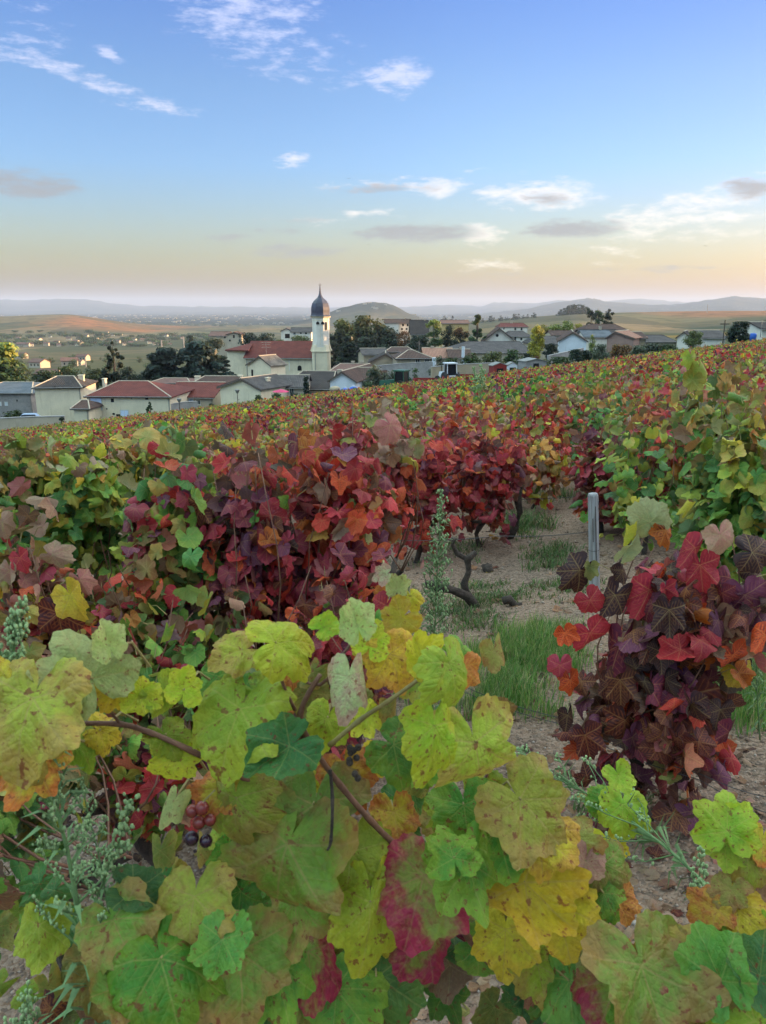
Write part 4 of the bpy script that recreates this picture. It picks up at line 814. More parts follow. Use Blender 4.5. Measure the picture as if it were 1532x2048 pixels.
weed([(190, 2100, .80), (230, 1900, .79), (200, 1720, .78), (160, 1560, .78)], .07, 'fine flowering weed with tiny cream buds right behind the large one', .002, 26, .0014, 26, .3, 30, .04)
weed([(150, 1900, .82), (200, 1780, .80), (240, 1680, .78), (262, 1600, .77)], .035, 'short flowering weed with a curved spike of fat buds', .002, 16, .0024, 12, .4, 10, .03)
weed([(-20, 1600, .80), (0, 1420, .80), (30, 1290, .80), (42, 1205, .80)], .035, 'flowering weed spike above the yellow leaves at the left edge', .0025, 26, .0021, 20, .35, 10, .04)
weed([(70, 2160, .8), (60, 2080, .8), (55, 1980, .8)], .05, 'small flowering weed in the bottom left corner', .002, 16, .0028, 12, .2, 20, .04)
weed([(1475, 1830, 1.25), (1340, 1700, 1.4), (1220, 1610, 1.55), (1090, 1545, 1.7), (1040, 1500, 1.75)], .15, 'leaning flowering weed crossing in front of the gravel below the dark vine', .0040, 30, .0032, 12, .22, 60, .08)
weed([(1400, 1830, 1.25), (1395, 1780, 1.26), (1405, 1700, 1.27)], .035, 'short upright flowering weed beside the leaning one', .002, 12, .0034, 8, .3, 12, .03)
weed([(1520, 1480, 2.5), (1512, 1350, 2.5), (1520, 1220, 2.5)], .13, 'pale flowering weed at the right edge behind the dark vine', .003, 22, .0036, 12, .3, 50, .06)
weed([(962, 800, 17), (962, 765, 17), (964, 733, 17)], .13, 'whitish flowering weed rising out of the vines below the white tractor cab', .012, 12, .02, 7, .2, 20, .2)
weed([(948, 800, 17.4), (950, 768, 17.4), (949, 738, 17.4)], .10, 'smaller whitish flowering weed beside the first above the vines', .012, 9, .018, 7, .2, 20, .2)

# ---------------------------------------------------------------- post, wires, stump
def on_ground(px, py):
    lo, hi = .8, 80.
    for _ in range(30):
        D = (lo+hi)/2; p = at(px, py, D)
        if p.z > gz(p.x, p.y): lo = D
        else: hi = D
    return at(px, py, lo)
m_, t_, b_2 = newmat('weathered_wood'); co_ = coords(t_)
w1 = noise(t_, VM(t_, 'MULTIPLY', co_, (60, 60, 3)), 1., 6, .7); w2 = noise(t_, VM(t_, 'MULTIPLY', co_, (8, 8, 3)), 1., 4)
c_ = MIX(t_, remap(t_, w1.outputs[0], .35, .65), (.40, .40, .42), (.23, .22, .22)); c_ = MIX(t_, remap(t_, w2.outputs[0], .55, .75, 0, .6), c_, (.12, .11, .10))
t_.links.new(c_, b_2.inputs['Base Color']); b_2.inputs['Roughness'].default_value = .85; bump(t_, b_2, w1.outputs[0], .006)
pg = on_ground(1190, 1216); ph = at(1185, 986, pg.y).z-pg.z
post = empty('wooden_post', pg, label='weathered grey wooden vineyard post standing in bare soil', cat='post'); post.rotation_euler = (0, R(-5), 0)
m = MB(); m.lathe([(.036, -.25), (.036, 0), (.034, ph*.5), (.033, ph-.012), (.028, ph)], 18); ps = m.build('stake', m_, post, smooth=False)
m = MB(); m.box(.004, .008, -.0358, -.03, ph*.35, ph*.9); m.box(-.014, -.011, -.035, -.03, ph*.6, ph*.8); m.build('crack', MATS['bark'], post)
m = MB(); m.tube([(math.cos(a/8*6.283)*.037, math.sin(a/8*6.283)*.037, ph*.52) for a in range(9)], .0015, 4); m.build('wire_loop', MATS['wire'], post)
def wire(pts, label, r=.0014):
    P = [at(*p) for p in pts]; O = P[0].copy(); m = MB(); Q = []
    for i in range(len(P)-1):
        for k in range(6): t = k/6; Q.append(P[i].lerp(P[i+1], t)-O-Vector((0, 0, .02*math.sin(math.pi*t))))
    Q.append(P[-1]-O); m.tube(Q, r, 4); o = m.build('trellis_wire', MATS['wire']); o.location = O; tag(o, label, 'wire', 'trellis wires')
wire([(880, 1350, 3.05), (1120, 1436, 2.6), (1400, 1548, 2.1), (1620, 1606, 1.85)], 'upper of the two low wires running under the dark vine')
wire([(880, 1360, 3.05), (1120, 1448, 2.6), (1400, 1560, 2.1), (1620, 1650, 1.8)], 'lower of the two low wires running under the dark vine')
wire([(820, 944, 8), (1000, 934, 8.2), (1250, 914, 8.6)], 'upper dark wire crossing the gap above the bare ground', .003)
wire([(820, 1008, 8), (1000, 1000, 8.2), (1250, 984, 8.6)], 'middle wire crossing the gap above the bare ground', .003)
wire([(760, 1080, 6), (1000, 1072, 6.2), (1190, 1062, 6.4)], 'lowest wire lying close over the bare ground', .003)
def stump(px, py, D, label, pts, r):
    O = at(px, py, D); m = MB()
    for pl, rr2 in pts: 
        Q = [at(a, b, D+c)-O for a, b, c in pl]; m.tube(Q, [rr2*(1+.25*math.sin(i*2.7)) for i in range(len(Q))], 9)
    o = m.build('vine_stump', MATS['bark'], smooth=True); o.location = O; tag(o, label, 'stump', 'old bare vine stumps')
sp = on_ground(935, 1215); SD = sp.y
stump(935, 1215, SD, 'gnarled black vine stump with a crooked arm beside the tall weed', [([(960, 1225, 0), (935, 1192, 0), (905, 1180, -.05), (875, 1172, -.1), (850, 1168, -.1)], .034), ([(935, 1192, 0), (928, 1168, .02), (938, 1142, .04), (934, 1118, .05), (952, 1104, .05)], .026), ([(938, 1120, .05), (915, 1108, .05), (905, 1090, .06), (908, 1076, .06)], .018)], .03)
sp = on_ground(1022, 1212)
stump(1022, 1212, sp.y, 'small grey split stump lying on the weedy soil', [([(1005, 1202, 0), (1018, 1198, 0), (1030, 1210, 0), (1040, 1214, 0)], .03)], .03)
sp = on_ground(1030, 1076)
stump(1030, 1076, sp.y, 'dark bare vine trunk at the edge of the gap under red leaves', [([(1018, 1080, 0), (1030, 1055, 0), (1040, 1025, .05), (1034, 995, .05), (1046, 970, .1)], .035)], .03)

# ---------------------------------------------------------------- ground litter, gravel, grass
def on_ground_many(px, py):
    up = (1024-py)/F; y = math.cos(PITCH)+up*math.sin(PITCH); z = (-math.sin(PITCH)+up*math.cos(PITCH))/y; x = (px-766)/F/y
    lo = np.full(len(px), .8); hi = np.full(len(px), 80.)
    for _ in range(22):
        D = (lo+hi)/2; a = EYE+z*D > terr(x*D, D); lo = np.where(a, D, lo); hi = np.where(a, hi, D)
    return x*lo, lo
def region_pts(regs):
    out = []
    for (x0, x1, y0, y1, n, h) in regs:
        k0 = int(n/6*2.2); tri_ = lambda a, b: (a+b)/2+(b-a)*.62*(rng.random(k0)+rng.random(k0)-1)*1.1; x, y = on_ground_many(tri_(x0, x1), tri_(y0, y1)); k = vnoise(x, y, .22, 33)*.6+vnoise(x, y, .5, 34)*.4
        ok = (k >= .42) | (rng.random(k0) > .85); x, y, k = (q[ok][:n//6] for q in (x, y, k)); x, y, k = (np.repeat(q, 6) for q in (x, y, k)); m = len(x)
        out.append(np.stack([x+rng.normal(0, .03, m), y+rng.normal(0, .03, m), h*rng.uniform(.5, 1.25, m)*(.6+.7*k)], -1))
    return np.vstack(out)
def blades(name, P, w, label, cols_, kind='stuff', lean=.6):
    n = len(P); z = terr(P[:, 0], P[:, 1]); h = P[:, 2]; a = rng.uniform(0, 6.28, n); d = np.stack([np.cos(a), np.sin(a), 0*a], -1)*(h*lean*rng.uniform(.1, 1, n))[:, None]; s = np.stack([-np.sin(a+.6), np.cos(a+.6), 0*a], -1)*w*rng.uniform(.6, 1.4, n)[:, None]
    B = np.stack([P[:, 0], P[:, 1], z-.01], -1); up = np.array([0, 0, 1.])*h[:, None]
    v = np.stack([B-s, B+s, B+d*.25+up*.5+s*.8, B+d*.25+up*.5-s*.8, B+d*.65+up*.85+s*.45, B+d*.65+up*.85-s*.45, B+d*1.15+up*1.0], 1)
    T = np.array([(0, 1, 2), (0, 2, 3), (3, 2, 4), (3, 4, 5), (5, 4, 6)]); Fc = (T[None]+(np.arange(n)*7)[:, None, None]).reshape(-1, 3)
    c = np.array(cols_)[rng.integers(0, len(cols_), n)]*rng.uniform(.7, 1.3, n)[:, None]; c = np.hstack([c, np.ones((n, 1))])
    me = npmesh(name, v.reshape(-1, 3), Fc, MATS['leaf_far'], {'c1': ('FLOAT_COLOR', np.repeat(c[:, None], 7, 1).reshape(-1, 4))}, smooth=True); tag(link(name, me), label, 'grass', kind=kind)
G1 = region_pts([(935, 1140, 1275, 1420, 6600, .105), (1430, 1560, 1290, 1450, 3300, .11), (1040, 1160, 1245, 1300, 700, .08), (640, 960, 1330, 1450, 900, .13), (300, 420, 1560, 1650, 240, .10), (560, 700, 1480, 1540, 300, .08)])
blades('grass', G1, .0022, 'fresh green grass tufts under the dark vine', [(.11, .25, .045), (.16, .30, .06), (.26, .32, .09), (.07, .18, .04), (.11, .25, .045), (.38, .34, .18)])
G2 = region_pts([(950, 1180, 1165, 1205, 1500, .05), (880, 1010, 1200, 1262, 1200, .045), (1000, 1100, 1035, 1075, 1100, .10), (1050, 1150, 1090, 1140, 900, .07), (1180, 1440, 1600, 1650, 500, .04), (900, 960, 1085, 1120, 300, .06), (1000, 1180, 985, 1010, 400, .12), (700, 880, 1130, 1260, 500, .05)])
blades('ground_weeds', G2, .004, 'low weeds and moss in the bare soil', [(.08, .18, .04), (.12, .2, .06), (.05, .10, .03), (.2, .17, .09)], lean=1.2)
# gravel
n = 22000; D = 1.15*np.exp(rng.random(n)*math.log(7)); x = D*rng.uniform(-.6, .62, n); z = terr(x, D); s = rng.gamma(2.2, .0011, n)*(1+D*.18)+.0012
oc = np.array([(1, 0, 0), (0, 1, 0), (-1, 0, 0), (0, -1, 0), (0, 0, .8), (0, 0, -.6)], float); v = oc[None]*s[:, None, None]*rng.uniform(.6, 1.3, (n, 6, 1))+np.stack([x, D, z+s*.25], -1)[:, None]
T = np.array([(0, 1, 4), (1, 2, 4), (2, 3, 4), (3, 0, 4), (1, 0, 5), (2, 1, 5), (3, 2, 5), (0, 3, 5)]); c = np.array([(.30, .20, .14), (.36, .27, .21), (.17, .115, .085), (.27, .175, .125), (.43, .35, .29)])[rng.integers(0, 5, n)]*rng.uniform(.8, 1.1, n)[:, None]
gmat, gt, gb = newmat('granite_gravel'); gt.links.new(attr(gt, 'c1').outputs[0], gb.inputs['Base Color']); gb.inputs['Roughness'].default_value = .9
me = npmesh('gravel', v.reshape(-1, 3), (T[None]+(np.arange(n)*6)[:, None, None]).reshape(-1, 3), gmat, {'c1': ('FLOAT_COLOR', np.repeat(np.hstack([c, np.ones((n, 1))])[:, None], 6, 1).reshape(-1, 4))}); tag(link('gravel', me), 'coarse granite gravel over the vineyard soil', 'gravel', kind='stuff')
# fallen leaves
n = 2200; D = 1.2*np.exp(rng.random(n)*math.log(9)); x = D*rng.uniform(-.6, .62, n); z = terr(x, D)+.006
Y = np.stack([rng.normal(0, 1, n), rng.normal(0, 1, n), rng.normal(0, .1, n)], -1); Z = np.stack([rng.normal(0, .25, n), rng.normal(0, .25, n), np.ones(n)], -1); a1, a2 = colours(['brown', 'black', 'pink', 'olive'], [5, 2, 1, .6], n)
me = leaf_mesh('fallen_leaves', MATS['leaf'], T_MID, rng.integers(0, 12, n), np.stack([x, D, z], -1), Y, Z, rng.uniform(.02, .05, n), a1, a2); tag(link('fallen_leaves', me), 'dry brown vine leaves lying on the soil', 'fallen leaves', kind='stuff')
for (px, py, r, lb) in [(1332, 1865, 17, 'rounded pale grey stone lying on the gravel'), (975, 1142, 14, 'dark clod of earth on the bare soil beside the stump')]:
    p = on_ground(px, py); m = MB(); m.ball((0, 0, 0), r/F*p.y, 9, 6, .75); o = m.build('stone', MATS['concrete'] if 'pale' in lb else MATS['bark'], smooth=True); o.location = p+Vector((0, 0, r/F*p.y*.4)); o.rotation_euler = (.2, .1, .5); tag(o, lb, 'stone')
    for vv in o.data.vertices: vv.co *= 1+.16*math.sin(vv.co.x*190+vv.co.y*130+vv.co.z*90)

# ---------------------------------------------------------------- village
PL = dict(cream=plaster('cream_plaster', (.80, .69, .51)), white=plaster('white_plaster', (.80, .74, .65)), bluewhite=plaster('fresh_white_plaster', (.74, .77, .84)), beige=plaster('beige_plaster', (.52, .44, .34)),
  grey=stone('grey_rubble_wall', (.26, .24, .24), (.32, .29, .28)), ochre=stone('ochre_stone_wall', (.42, .33, .22), (.36, .30, .22)), brick=stone('pinkish_stone_wall', (.36, .22, .18), (.30, .2, .17)), yellow=plaster('yellow_plaster', (.62, .45, .2)))
RM = {}
for nm, a, b in (('red', (.21, .055, .042), (.145, .04, .034)), ('brown', (.125, .07, .055), (.08, .05, .042)), ('dark', (.07, .055, .05), (.045, .037, .036)), ('grey', (.125, .108, .105), (.075, .066, .065)), ('pink', (.24, .13, .10), (.18, .10, .085)), ('dusty', (.27, .22, .18), (.15, .12, .10)), ('salmon', (.42, .22, .15), (.36, .18, .13)), ('bluegrey', (.16, .18, .21), (.10, .12, .14))):
    for ax in 'xy': RM[nm+ax] = tiles(nm+'_roof_tiles_'+ax, a, b, ax)
def zpy(py, D): return at(766, py, D).z
def house(name, label, x0, x1, eave, base, D, ridge, depth, wall='cream', roof='brown', axis='x', hip=0., rot=0, wins=(), chims=(), over=.35, cat='house', group='village houses', off=0., side=(), hipf=None, antenna=False, trimm=True):
    """x0,x1,eave,base,ridge in photograph pixels on the front face D metres off; windows and doors (px, py, w px, h px, kind)"""
    c0 = at((x0+x1)/2, base, D); k = D/F*1.012; w = (x1-x0)*k; ze = zpy(eave, D); zb = c0.z; zr = zpy(ridge, D+depth/2)
    if axis == 'y' : zr = zpy(ridge, D)
    zr = max(zr, ze+.4); root = empty(name, (c0.x, D, zb), R(rot), label=label, cat=cat, group=group); h = ze-zb; rh = zr-zb; hw = w/2; W_ = PL[wall]; d = depth; RT = RM[roof+axis]
    m = MB(); b0 = min(-2., gz(c0.x, D)-zb-1., gz(c0.x, D+depth)-zb-1.)
    if axis == 'x':
        if hip > 0: m.box(-hw, hw, 0, d, b0, h)
        else: m.add([(-hw, 0, b0), (hw, 0, b0), (hw, d, b0), (-hw, d, b0), (-hw, 0, h), (hw, 0, h), (hw, d, h), (-hw, d, h), (-hw, d/2, rh-.1), (hw, d/2, rh-.1)], [(0, 1, 5, 4), (1, 2, 6, 9, 5), (2, 3, 7, 6), (3, 0, 4, 8, 7), (4, 5, 9, 8), (6, 7, 8, 9)])
    else:
        xm = off*w; m.add([(-hw, 0, b0), (hw, 0, b0), (hw, d, b0), (-hw, d, b0), (-hw, 0, h), (hw, 0, h), (hw, d, h), (-hw, d, h), (xm, 0, rh-.1), (xm, d, rh-.1)], [(0, 1, 5, 8, 4), (1, 2, 6, 5), (2, 3, 7, 9, 6), (3, 0, 4, 7), (4, 8, 9, 7), (5, 6, 9, 8)])
    m.build('wall', W_, root)
    m = MB(); o = over; t = .16; s = (rh-h)/(d/2 if axis == 'x' else hw)
    if axis == 'x' and hip > 0:
        hx = hw*hip; hx2 = hw*(hipf if hipf is not None else hip); ze2 = h-.02
        v = [(-hw-o, -o, ze2-t), (hw+o, -o, ze2-t), (hw+o, d+o, ze2-t), (-hw-o, d+o, ze2-t), (-hw-o, -o, ze2), (hw+o, -o, ze2), (hw+o, d+o, ze2), (-hw-o, d+o, ze2), (-hw+hx, d/2, rh), (hw-hx2, d/2, rh)]
        m.add(v, [(3, 2, 1, 0), (0, 1, 5, 4), (1, 2, 6, 5), (2, 3, 7, 6), (3, 0, 4, 7), (4, 5, 9, 8), (5, 6, 9), (6, 7, 8, 9), (7, 4, 8)]); rp = [(-hw+hx, d/2, rh), (hw-hx2, d/2, rh)]
        hips = [[(-hw-o, -o, ze2), rp[0]], [(hw+o, -o, ze2), rp[1]]]
    elif axis == 'x':
        for sg, y0 in ((-1, -o), (1, d+o)):
            ye = y0; zee = h-s*o; m.hexa([(-hw-o, ye, zee), (hw+o, ye, zee), (hw+o, d/2, rh), (-hw-o, d/2, rh), (-hw-o, ye, zee+t), (hw+o, ye, zee+t), (hw+o, d/2, rh+t), (-hw-o, d/2, rh+t)])
        rp = [(-hw-o, d/2, rh+t), (hw+o, d/2, rh+t)]; hips = []
    else:
        xm = off*w
        for sg in (-1, 1):
            xe = sg*(hw+o); sl = (rh-h)/abs(sg*hw-xm); zee = h-sl*o; m.hexa([(xe, -o, zee), (xm, -o, rh), (xm, d+o, rh), (xe, d+o, zee), (xe, -o, zee+t), (xm, -o, rh+t), (xm, d+o, rh+t), (xe, d+o, zee+t)])
        rp = [(xm, -o, rh+t), (xm, d+o, rh+t)]; hips = []
    rf = m.build('roof', RT, root)
    m = MB(); m.tube(rp, .10, 6)
    for hp in hips: m.tube(hp, .09, 6)
    m.build('ridge_tiles', RM[roof+'x'] if D > 170 else PL['beige'], rf)
    if axis == 'x' and trimm:
        m = MB(); m.tube([(-hw-o, -o-.07, h-s*o*(hip == 0)-.02), (hw+o, -o-.07, h-s*o*(hip == 0)-.02)], .07, 6); m.tube([(hw-.15, -.08, b0), (hw-.15, -.08, h-.2), (hw-.15, -o, h-.05)], .05, 5); m.build('gutter', MATS['gutter'], root)
    elif trimm:
        m = MB(); xm = off*w
        for sg in (-1, 1): m.hexa([(sg*(hw+o), -o-.05, h-.3), (xm, -o-.05, rh-.16), (xm, -o-.003, rh-.16), (sg*(hw+o), -o-.003, h-.3), (sg*(hw+o), -o-.05, h-.02), (xm, -o-.05, rh+.1), (xm, -o-.003, rh+.1), (sg*(hw+o), -o-.003, h-.02)])
        m.build('eave_board', MATS['trim'], root)
    for q in wins:
        (px, py, ww, hh, kd) = q; X = (px-(x0+x1)/2)*k; Zc = zpy(py, D)-zb; a = ww*k*.58; b = hh*k*.58
        opening(root, X, Zc, a, b, kd, 0)
    for q in side:   # on the right-hand end wall: (y along the wall, z, half w, half h, kind)
        yy, zz, a, b, kd = q; m = MB(); m.box(hw+.01, hw+.05, yy-a, yy+a, zz-b, zz+b); m.build('window', MATS['glass'], root)
    for (px, top, ww) in chims:
        X = (px-(x0+x1)/2)*k; a = ww*k/2; yy = d*.5; zt = zpy(top, D+yy)-zb; m = MB(); m.box(X-a, X+a, yy-.35, yy+.35, h, zt-.12); m.box(X-a-.08, X+a+.08, yy-.43, yy+.43, zt-.12, zt)
        c = m.build('chimney', PL['beige' if wall != 'cream' else 'cream'], rf); m = MB(); m.lathe([(.13, zt), (.11, zt+.4)], 8, (X, yy)); m.build('chimney_pot', PL['brick'], c) if False else None
    if antenna:
        m = MB(); m.tube([(0, d/2, rh), (0, d/2, rh+2.6)], .03, 4)
        for zz, l in ((2.5, 1.2), (2.1, .9), (1.6, 1.1)):
            m.tube([(-l, d/2, rh+zz), (l, d/2, rh+zz+.1)], .02, 4)
            for xx in (-.8, -.4, 0, .4, .8): m.tube([(xx*l, d/2-.3, rh+zz+.04), (xx*l, d/2+.3, rh+zz+.04)], .015, 4)
        m.build('antenna', MATS['gutter'], root)
    return root
def opening(root, X, Z, a, b, kd, y):
    m = MB(); f = .09
    if kd == 'dark': m.box(X-a, X+a, y-.03, y+.02, Z-b, Z+b); m.build('window', MATS['glass'], root); return
    if kd == 'round': 
        m.lathe([(a, -.04), (a, .02)], 14); o = m.build('window', MATS['glass'], root); o.rotation_euler = (math.pi/2, 0, 0); o.location = (X, y, Z); return
    if kd == 'arch':
        v = [(X-a, Z-b), (X+a, Z-b)]+[(X+a*math.cos(t*math.pi/8), Z+b-a+a*math.sin(t*math.pi/8)) for t in range(9)]; n = len(v)
        m.add([(p, y-.04, q) for p, q in v]+[(p, y+.03, q) for p, q in v], [tuple(range(n)), tuple(range(2*n-1, n-1, -1))]+[(i, i+n, (i+1) % n+n, (i+1) % n) for i in range(n)]); m.build('window', MATS['glass'], root); return
    if kd in ('shutter', 'door', 'white'):
        m.box(X-a, X+a, y-.05, y+.02, Z-b, Z+b); o = m.build('door' if kd == 'door' else 'shutter', MATS['shutter'] if kd != 'white' else MATS['white'], root)
        m = MB(); m.box(X-a-.08, X-a, y-.07, y+.02, Z-b, Z+b+.08); m.box(X+a, X+a+.08, y-.07, y+.02, Z-b, Z+b+.08); m.box(X-a, X+a, y-.07, y+.02, Z+b, Z+b+.08); m.box(X-.02, X+.02, y-.065, y-.05, Z-b, Z+b); m.build('frame', MATS['frame'], o); return
    # 'win': pale frame, glazing bar, dark pane
    m.box(X-a, X-a+f, y-.06, y+.02, Z-b, Z+b); m.box(X+a-f, X+a, y-.06, y+.02, Z-b, Z+b); m.box(X-a+f, X+a-f, y-.06, y+.02, Z-b, Z-b+f); m.box(X-a+f, X+a-f, y-.06, y+.02, Z+b-f, Z+b)
    m.box(X-f*.4, X+f*.4, y-.055, y+.02, Z-b+f, Z+b-f); m.box(X-a-.1, X+a+.1, y-.14, y+.0, Z-b-.1, Z-b-.004); o = m.build('window', MATS['frame'], root)
    p = MB(); p.box(X-a+f+.004, X+a-f-.004, y-.02, y+.015, Z-b+f+.004, Z+b-f-.004); p.build('pane', MATS['glass'], o)
H = house
H('stone_barn', 'grey stone barn with a blue-grey tiled hip roof at the far left edge', -70, 66, 786, 835, 122, 764, 16, 'grey', 'bluegrey', hip=.55, wins=[(3, 808, 5, 6, 'white'), (16, 808, 4, 6, 'white'), (38, 801, 2, 3, 'dark')])
H('tower_house', 'tall cream house with dark brown hip roof beside the stone barn', 80, 166, 775, 850, 112, 752, 10, 'cream', 'dark', hip=.62, rot=8, wins=[(117, 775, 5, 3, 'dark')], chims=[(154, 750, 10)])
H('farmhouse', 'large cream farmhouse with red tiled hip roof and few windows', 178, 344, 793, 850, 108, 762, 12, 'cream', 'red', hip=.40, hipf=.85, rot=-3,
  wins=[(196, 808, 18, 22, 'shutter'), (229, 801, 5, 6, 'dark'), (298, 795, 5, 7, 'dark'), (198, 827, 4, 5, 'dark'), (251, 829, 13, 14, 'door'), (268, 795, 2, 4, 'dark'), (229, 828, 4, 3, 'dark'), (238, 832, 7, 6, 'dark'), (216, 818, 2, 2, 'dark')], chims=[(181, 757, 6)])
H('lean_to_shed', 'small lean-to shed with brown roof in the corner of the cream farmhouse', 150, 180, 817, 850, 104, 800, 5, 'cream', 'brown', hip=.1, hipf=1.0, rot=-3, cat='shed')
H('long_house', 'long low house with red roof right of the cream farmhouse', 335, 428, 794, 826, 116, 766, 11, 'beige', 'red', rot=-6, wins=[(347, 798, 5, 9, 'win'), (357, 799, 6, 11, 'white'), (369, 802, 7, 8, 'win'), (384, 806, 8, 17, 'door'), (398, 804, 8, 9, 'win')])
H('red_roofed_house', 'low pinkish roofed house behind the cream farmhouse ridge', 300, 380, 766, 800, 135, 756, 9, 'beige', 'pink', hip=.4)
H('village_house', 'cream house with worn brown roof left of the grey-roofed gable house', 378, 470, 774, 812, 122, 752, 11, 'cream', 'brown', rot=-4, hip=.3, hipf=.05, wins=[(403, 793, 1, 2, 'dark')], chims=[(377, 752, 10), (466, 750, 8)])
H('gable_house', 'cream gable house with grey tiled roof behind two cypress bushes', 432, 532, 776, 815, 112, 758, 8, 'cream', 'grey', 'y', rot=-28, off=.06, chims=[(510, 753, 5)], wins=[(478, 799, 1, 1, 'dark')])
H('terrace_house', 'long grey-roofed house with a pink parasol on its terrace', 528, 612, 775, 806, 116, 752, 11, 'beige', 'grey', rot=2, wins=[(584, 782, 8, 13, 'win'), (560, 786, 8, 10, 'white'), (572, 788, 4, 9, 'dark')])
H('church_cottage', 'small cream cottage with pale striped gable roof before the church', 492, 548, 730, 770, 150, 713, 4.6, 'cream', 'dusty', 'y', rot=-30, off=.05, wins=[(502, 747, 4, 12, 'dark'), (528, 760, 3, 4, 'dark')], antenna=True)
H('dark_roofed_house', 'dark brown roofed house directly below the church tower', 560, 660, 778, 800, 126, 742, 17, 'beige', 'dark', rot=-12, hip=.3, hipf=.3, chims=[(580, 741, 6), (654, 738, 9)])
H('white_gable_house', 'bluish white gable end with brown roof beside blue water tanks', 660, 712, 762, 800, 118, 744, 16, 'bluewhite', 'brown', 'y', rot=-14, off=-.02)
H('brown_roofed_house', 'low house with brown roof and a two-leaf window right of the bluish gable', 712, 770, 760, 790, 121, 737, 11, 'beige', 'brown', rot=0, wins=[(725, 771, 13, 14, 'win'), (744, 777, 5, 10, 'dark')])
H('pinkish_roofed_house', 'pale brown roofed house behind the bluish white gable', 664, 760, 742, 770, 145, 727, 12, 'beige', 'pink', hip=.3, chims=[(704, 722, 6), (722, 722, 6)])
H('stone_house', 'beige stone house with brown hip roof and two windows above the tractors', 795, 864, 717, 755, 140, 700, 10, 'ochre', 'brown', hip=.75, hipf=.95, rot=4, wins=[(835, 724, 8, 11, 'win'), (853, 724, 8, 11, 'win')])
H('pink_roofed_house', 'pale pink roofed wing with brick chimneys right of the stone house', 850, 905, 716, 745, 148, 697, 12, 'ochre', 'salmon', chims=[(868, 692, 5), (890, 691, 3), (895, 698, 4)])
H('side_wing', 'dull brown roofed wing with a white chimney beside the pink roof', 900, 940, 716, 745, 146, 700, 9, 'beige', 'brown', chims=[(926, 694, 5)])
H('old_cottage', 'small grey-roofed stone cottage behind the stone house', 728, 774, 709, 740, 165, 698, 8, 'ochre', 'grey', rot=10)
H('low_cottage', 'low brown-roofed cottage with a lean-to left of the stone house', 772, 828, 704, 735, 168, 694, 9, 'beige', 'brown', hip=.4)
H('shed_roof_house', 'dark gabled outbuilding below the grey-roofed stone cottage', 740, 792, 724, 745, 150, 708, 8, 'ochre', 'dark', 'y', off=.1)
H('broad_barn', 'broad dark grey hipped barn roof in the middle of the village', 908, 1062, 706, 730, 172, 683, 22, 'beige', 'grey', hip=.45, hipf=.12, chims=[(970, 682, 2)])
H('gabled_villa', 'white gabled villa with a round attic window among the trees', 970, 1024, 681, 712, 200, 657, 16, 'white', 'brown', 'y', rot=-6, over=.8, wins=[(993, 671, 5, 5, 'round'), (993, 686, 6, 5, 'dark')])
H('small_grey_house', 'small grey-roofed house behind the yellow poplar', 1018, 1060, 673, 690, 225, 662, 9, 'white', 'grey', rot=8, hip=.3, wins=[(1030, 677, 3, 4, 'dark'), (1042, 678, 3, 4, 'dark')])
H('grey_wing', 'long low grey-roofed building right of the yellow poplar', 1064, 1124, 688, 715, 190, 672, 12, 'beige', 'grey', hip=.2, wins=[(1090, 692, 4, 4, 'dark')])
H('white_gable_barn', 'white gable end with brown roof standing just above the vines', 1117, 1169, 682, 720, 150, 665, 15, 'bluewhite', 'brown', 'y', rot=-12)
H('roof_house', 'dark brown roofed house behind the white gable barn', 1168, 1240, 672, 700, 185, 660, 12, 'beige', 'dark', wins=[(1190, 676, 4, 4, 'dark')], chims=[(1211, 652, 4)])
H('lilac_roof_shed', 'pale bluish metal-roofed shed between the brown roof and brick gable', 1170, 1222, 674, 690, 172, 662, 8, 'white', 'bluegrey', cat='shed')
H('brick_gable_barn', 'pinkish stone barn with salmon roof catching the light', 1213, 1264, 676, 705, 165, 664, 10, 'brick', 'salmon', 'y', rot=-32, off=-.2)
H('brick_barn_wing', 'low brown-roofed wing right of the pinkish stone barn', 1262, 1290, 677, 700, 168, 665, 9, 'ochre', 'brown', wins=[(1274, 684, 3, 4, 'dark')])
H('right_grey_house', 'grey-roofed house left of the small white gable', 1288, 1350, 684, 705, 175, 670, 12, 'beige', 'grey', hip=.3, chims=[(1298, 665, 3)], wins=[(1310, 690, 3, 4, 'dark')])
H('tiny_white_gable', 'small bright white gable beside the olive bush', 1354, 1376, 675, 695, 165, 664, 8, 'white', 'dark', 'y', rot=-25)
H('long_white_house', 'long white house with grey roof left of the power pole', 1403, 1448, 676, 695, 165, 662, 8, 'white', 'grey', chims=[(1408, 661, 2)])
H('lilac_house', 'greyish lilac house wall at the right edge above the vines', 1521, 1580, 658, 700, 130, 646, 9, 'white', 'dark')
